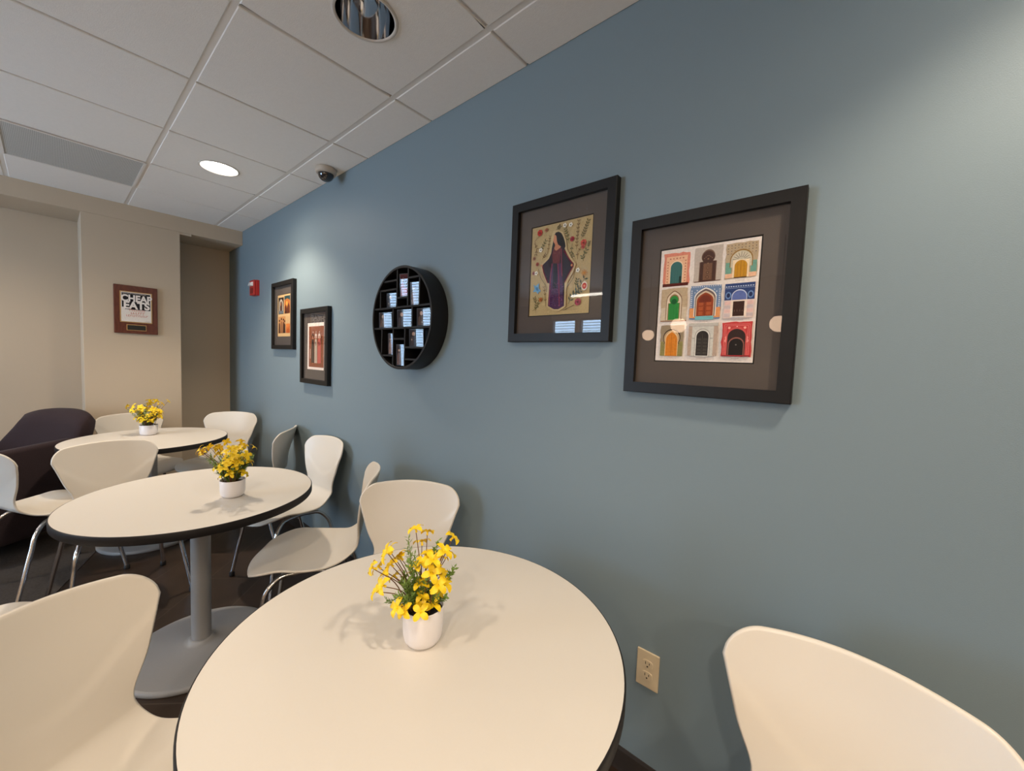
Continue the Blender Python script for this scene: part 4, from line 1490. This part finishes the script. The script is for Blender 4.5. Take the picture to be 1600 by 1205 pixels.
def build_wall_things():
    # plaque on the column; local x runs to the right for somebody facing it
    root = empty('award_plaque', (XCOL, -0.778, 1.708), PI / 2, label='dark wooden CHEAP EATS plaque on the beige column', cat='plaque')
    w, h, d = 0.272, 0.400, 0.018
    m = MB(); m.box((-w / 2, -d, -h / 2), (w / 2, 0, h / 2)); m.build('wooden_board', MT['wood'], root, bevel=0.004)
    pz0, pz1, pw = -0.108, 0.150, 0.100
    m = MB(); m.box((-pw, -d - .003, pz0), (pw, -d, pz1)); m.build('brass_border', MT['brass'], root, bevel=0.001)
    A = Art()
    A.rect(-pw + .007, pz0 + .007, pw - .007, pz1 - .007, (228, 220, 212))
    x0, x1 = -pw + .012, pw - .012
    A.rect(x0, .018, x1, pz1 - .012, (34, 30, 32))
    A.rect(x0 + .018, .0, x1, .020, (34, 30, 32))
    sheet = A.build_sheet('print', root, (0, -d - .0034, 0))
    wm = mat('white_lettering', s2l((236, 228, 222)), 0.6)
    rm = mat('red_lettering', s2l((206, 96, 72)), 0.6)
    gm = mat('dark_lettering', s2l((96, 88, 86)), 0.6)
    rx = (PI / 2, 0, 0)
    y = -d - .0045
    text_mesh('CHEAP', 0.074, wm, root, (0.002, y, 0.069), rx, 'lettering', 0.0030, 0.83)
    text_mesh('EATS', 0.083, wm, root, (0.002, y, 0.008), rx, 'lettering', 0.0034, 0.88)
    # smaller rows, too small to read in the photograph
    r = random.Random(2)
    def row(z, xa, xb, hgt, mt, nm='fine_print'):
        q = MB(); x = xa
        while x < xb:
            wd = hgt * r.uniform(.35, .75)
            k = r.randrange(3)
            q.box((x, y, z), (x + hgt * .16, y + .0006, z + hgt))
            if k != 1: q.box((x, y, z + hgt * .84), (x + wd, y + .0006, z + hgt))
            if k != 2: q.box((x, y, z), (x + wd, y + .0006, z + hgt * .16))
            x += wd + hgt * .32
        q.build(nm, mt, root)
    row(.128, x0 + .006, x1 - .03, .007, wm)
    row(-.012, -.042, .052, .014, rm)
    row(-.036, -.034, .042, .016, rm)
    row(-.058, -.062, .074, .014, rm)
    row(-.096, .050, .086, .004, gm)
    m = MB(); m.box((-.062, -d - .002, -.175), (.062, -d, -.125)); m.build('brass_rim', MT['brass'], root, bevel=0.001)
    m = MB(); m.box((-.057, -d - .003, -.170), (.057, -d - .0019, -.130)); m.build('name_plate', MT['blackplate'], root)
    # fire alarm strobe
    root = empty('fire_alarm', (-4.225, 0, 1.980), label='red fire alarm strobe on the blue wall near the recess', cat='fire alarm')
    m = MB(); m.box((-.060, -.028, -.070), (.060, 0, .070)); m.build('back_box', MT['red'], root, bevel=0.003)
    m = MB(); m.box((-.058, -.046, -.068), (.058, -.0282, .068)); m.build('cover', MT['red'], root, bevel=0.005)
    m = MB()
    m.add([(-.040, -.0465, .012), (.040, -.0465, .012), (.040, -.0465, .050), (-.040, -.0465, .050), (-.030, -.068, .016), (.030, -.068, .016), (.030, -.060, .046), (-.030, -.060, .046)],
          [(0, 1, 5, 4), (1, 2, 6, 5), (2, 3, 7, 6), (3, 0, 4, 7), (4, 5, 6, 7)])
    m.build('strobe_lens', MT['strobe'], root)
    m = MB()
    for k in range(4):
        m.box((-.038, -.0475, -.050 + k * .012), (.038, -.0455, -.045 + k * .012))
    m.build('horn_grille', MT['slot'], root)
    # outlet
    root = empty('power_outlet', (-0.440, 0, 0.4025), label='ivory duplex power outlet low on the blue wall right of the nearest table', cat='power outlet')
    m = MB(); m.box((-.037, -.006, -.0615), (.037, 0, .0615)); m.build('cover_plate', MT['ivory'], root, bevel=0.003, seg=3)
    for s in (-1, 1):
        m = MB()
        P = []
        for k in range(28):
            a = 2 * PI * k / 28
            P.append((max(-.0172, min(.0172, .0172 * 1.15 * math.cos(a))), max(-.0135, min(.0135, .0145 * math.sin(a) * 1.05))))
        n = len(P)
        vs = [(p, -.0058, q_ + s * .0195) for p, q_ in P] + [(p * .96, -.0078, q_ * .96 + s * .0195) for p, q_ in P]
        m.add(vs, [(k, (k + 1) % n, (k + 1) % n + n, k + n) for k in range(n)] + [tuple(range(n, 2 * n))])
        rc = m.build('socket', MT['ivory'], root)
        m = MB()
        z = s * .0195
        m.box((-.0075, -.0083, z - .001), (-.0055, -.0077, z + .008)); m.box((.0052, -.0083, z), (.0072, -.0077, z + .007))
        m.lathe([(.0005, 0), (.0024, 0)], 12, 0, (0, 0, 0)) if False else m.box((-.0022, -.0083, z - .0095), (.0022, -.0077, z - .005))
        m.build('slots', MT['slot'], rc)
    m = MB(); m.box((-.003, -.0075, -.003), (.003, -.0055, .003)); m.build('screw', MT['ivory'], root, bevel=0.001)


# ------------------------------------------------------------------ armchair
def build_armchair():
    root = empty('armchair', (-4.337, -1.603, 0.004), math.radians(-50), label='dark brown fabric armchair with an arched back in the niche', cat='armchair')
    # local: faces +x, width along y
    W2 = 0.36

    def soft(name, lo, hi, bev, parent=root, taper=None):
        m = MB()
        nx, ny, nz = 8, 8, 8
        m.box(lo, hi)
        if taper:
            m.v = [taper(p) for p in m.v]
        o = m.build(name, MT['fabric'], parent, bevel=bev, seg=4)
        for p in o.data.polygons:
            p.use_smooth = True
        return o
    # arched, leaning back as one lofted cushion
    m = MB()
    n = 20
    rings = []
    for side in (0, 1):
        for k in range(n + 1):
            pass
    zs = np.linspace(0.30, 1.0, 13)
    outline = []
    ny = 24
    y = np.linspace(-1, 1, ny + 1)
    top = 0.905 - 0.050 * np.abs(y) ** 2.8
    vs = []
    nzr = 12
    for lay in (0, 1):
        for i in range(nzr + 1):
            t = i / nzr
            for j in range(ny + 1):
                z = 0.28 + (top[j] - 0.28) * t
                lean = -0.20 * (z - 0.28)
                half = 0.345 - 0.10 * min(1, max(0, (z - 0.50) / 0.30))
                rnd_t = math.sqrt(max(0, 1 - max(0, (t - .82) / .18) ** 2.5)) * 0.75 + 0.25
                th = 0.075 * rnd_t * (0.55 + 0.45 * math.sqrt(max(0, 1 - abs(y[j]) ** 6)))
                x = -0.30 + lean + (th if lay == 0 else -th) + 0.03 * y[j] ** 2
                vs.append((x, y[j] * half + 0.12 * min(1, max(0, (z - 0.50) / 0.30)), z))
    fs = []
    q = (nzr + 1) * (ny + 1)
    for i in range(nzr):
        for j in range(ny):
            a = i * (ny + 1) + j
            fs.append((a, a + 1, a + ny + 2, a + ny + 1))
            fs.append((a + q, a + q + ny + 1, a + q + ny + 2, a + q + 1))
    for j in range(ny):
        a = nzr * (ny + 1) + j
        fs.append((a, a + 1, a + 1 + q, a + q))
        fs.append((j, j + q, j + 1 + q, j + 1))
    for i in range(nzr):
        for j in (0, ny):
            a = i * (ny + 1) + j
            b = a + ny + 1
            fs.append((a, b, b + q, a + q) if j == 0 else (a, a + q, b + q, b))
    m.add(vs, fs, 0, True)
    bk = m.build('backrest', MT['fabric'], root)
    bm = bmesh.new(); bm.from_mesh(bk.data); bmesh.ops.recalc_face_normals(bm, faces=bm.faces); bm.to_mesh(bk.data); bm.free()
    soft('seat_cushion', (-0.17, -0.255, 0.285), (0.36, 0.255, 0.45), 0.035)
    soft('seat_base', (-0.30, -0.27, 0.10), (0.35, 0.27, 0.284), 0.02)
    for s in (-1, 1):
        def tp(p, s=s):
            x, y_, z = p
            if z > 0.5:
                y_ += s * 0.015
                if x > 0: z -= 0.02
            return (x, y_, z)
        lo, hi = ((-0.30, 0.262, 0.09), (0.37, 0.345, 0.715)) if s > 0 else ((-0.30, -0.345, 0.09), (0.37, -0.262, 0.715))
        soft('armrest', lo, hi, 0.03, taper=tp)
    for a in (-0.27, 0.31):
        for b in (-0.30, 0.30):
            m = MB(); m.lathe([(0.018, 0.0), (0.024, 0.095)], 16, 0, (a, b, 0), cap0=True); m.build('leg', MT['cap'], root)


build_room()
build_lights()
build_chairs()
build_tables()
build_plants()
build_pictures()
build_shelf()
build_wall_things()
build_armchair()
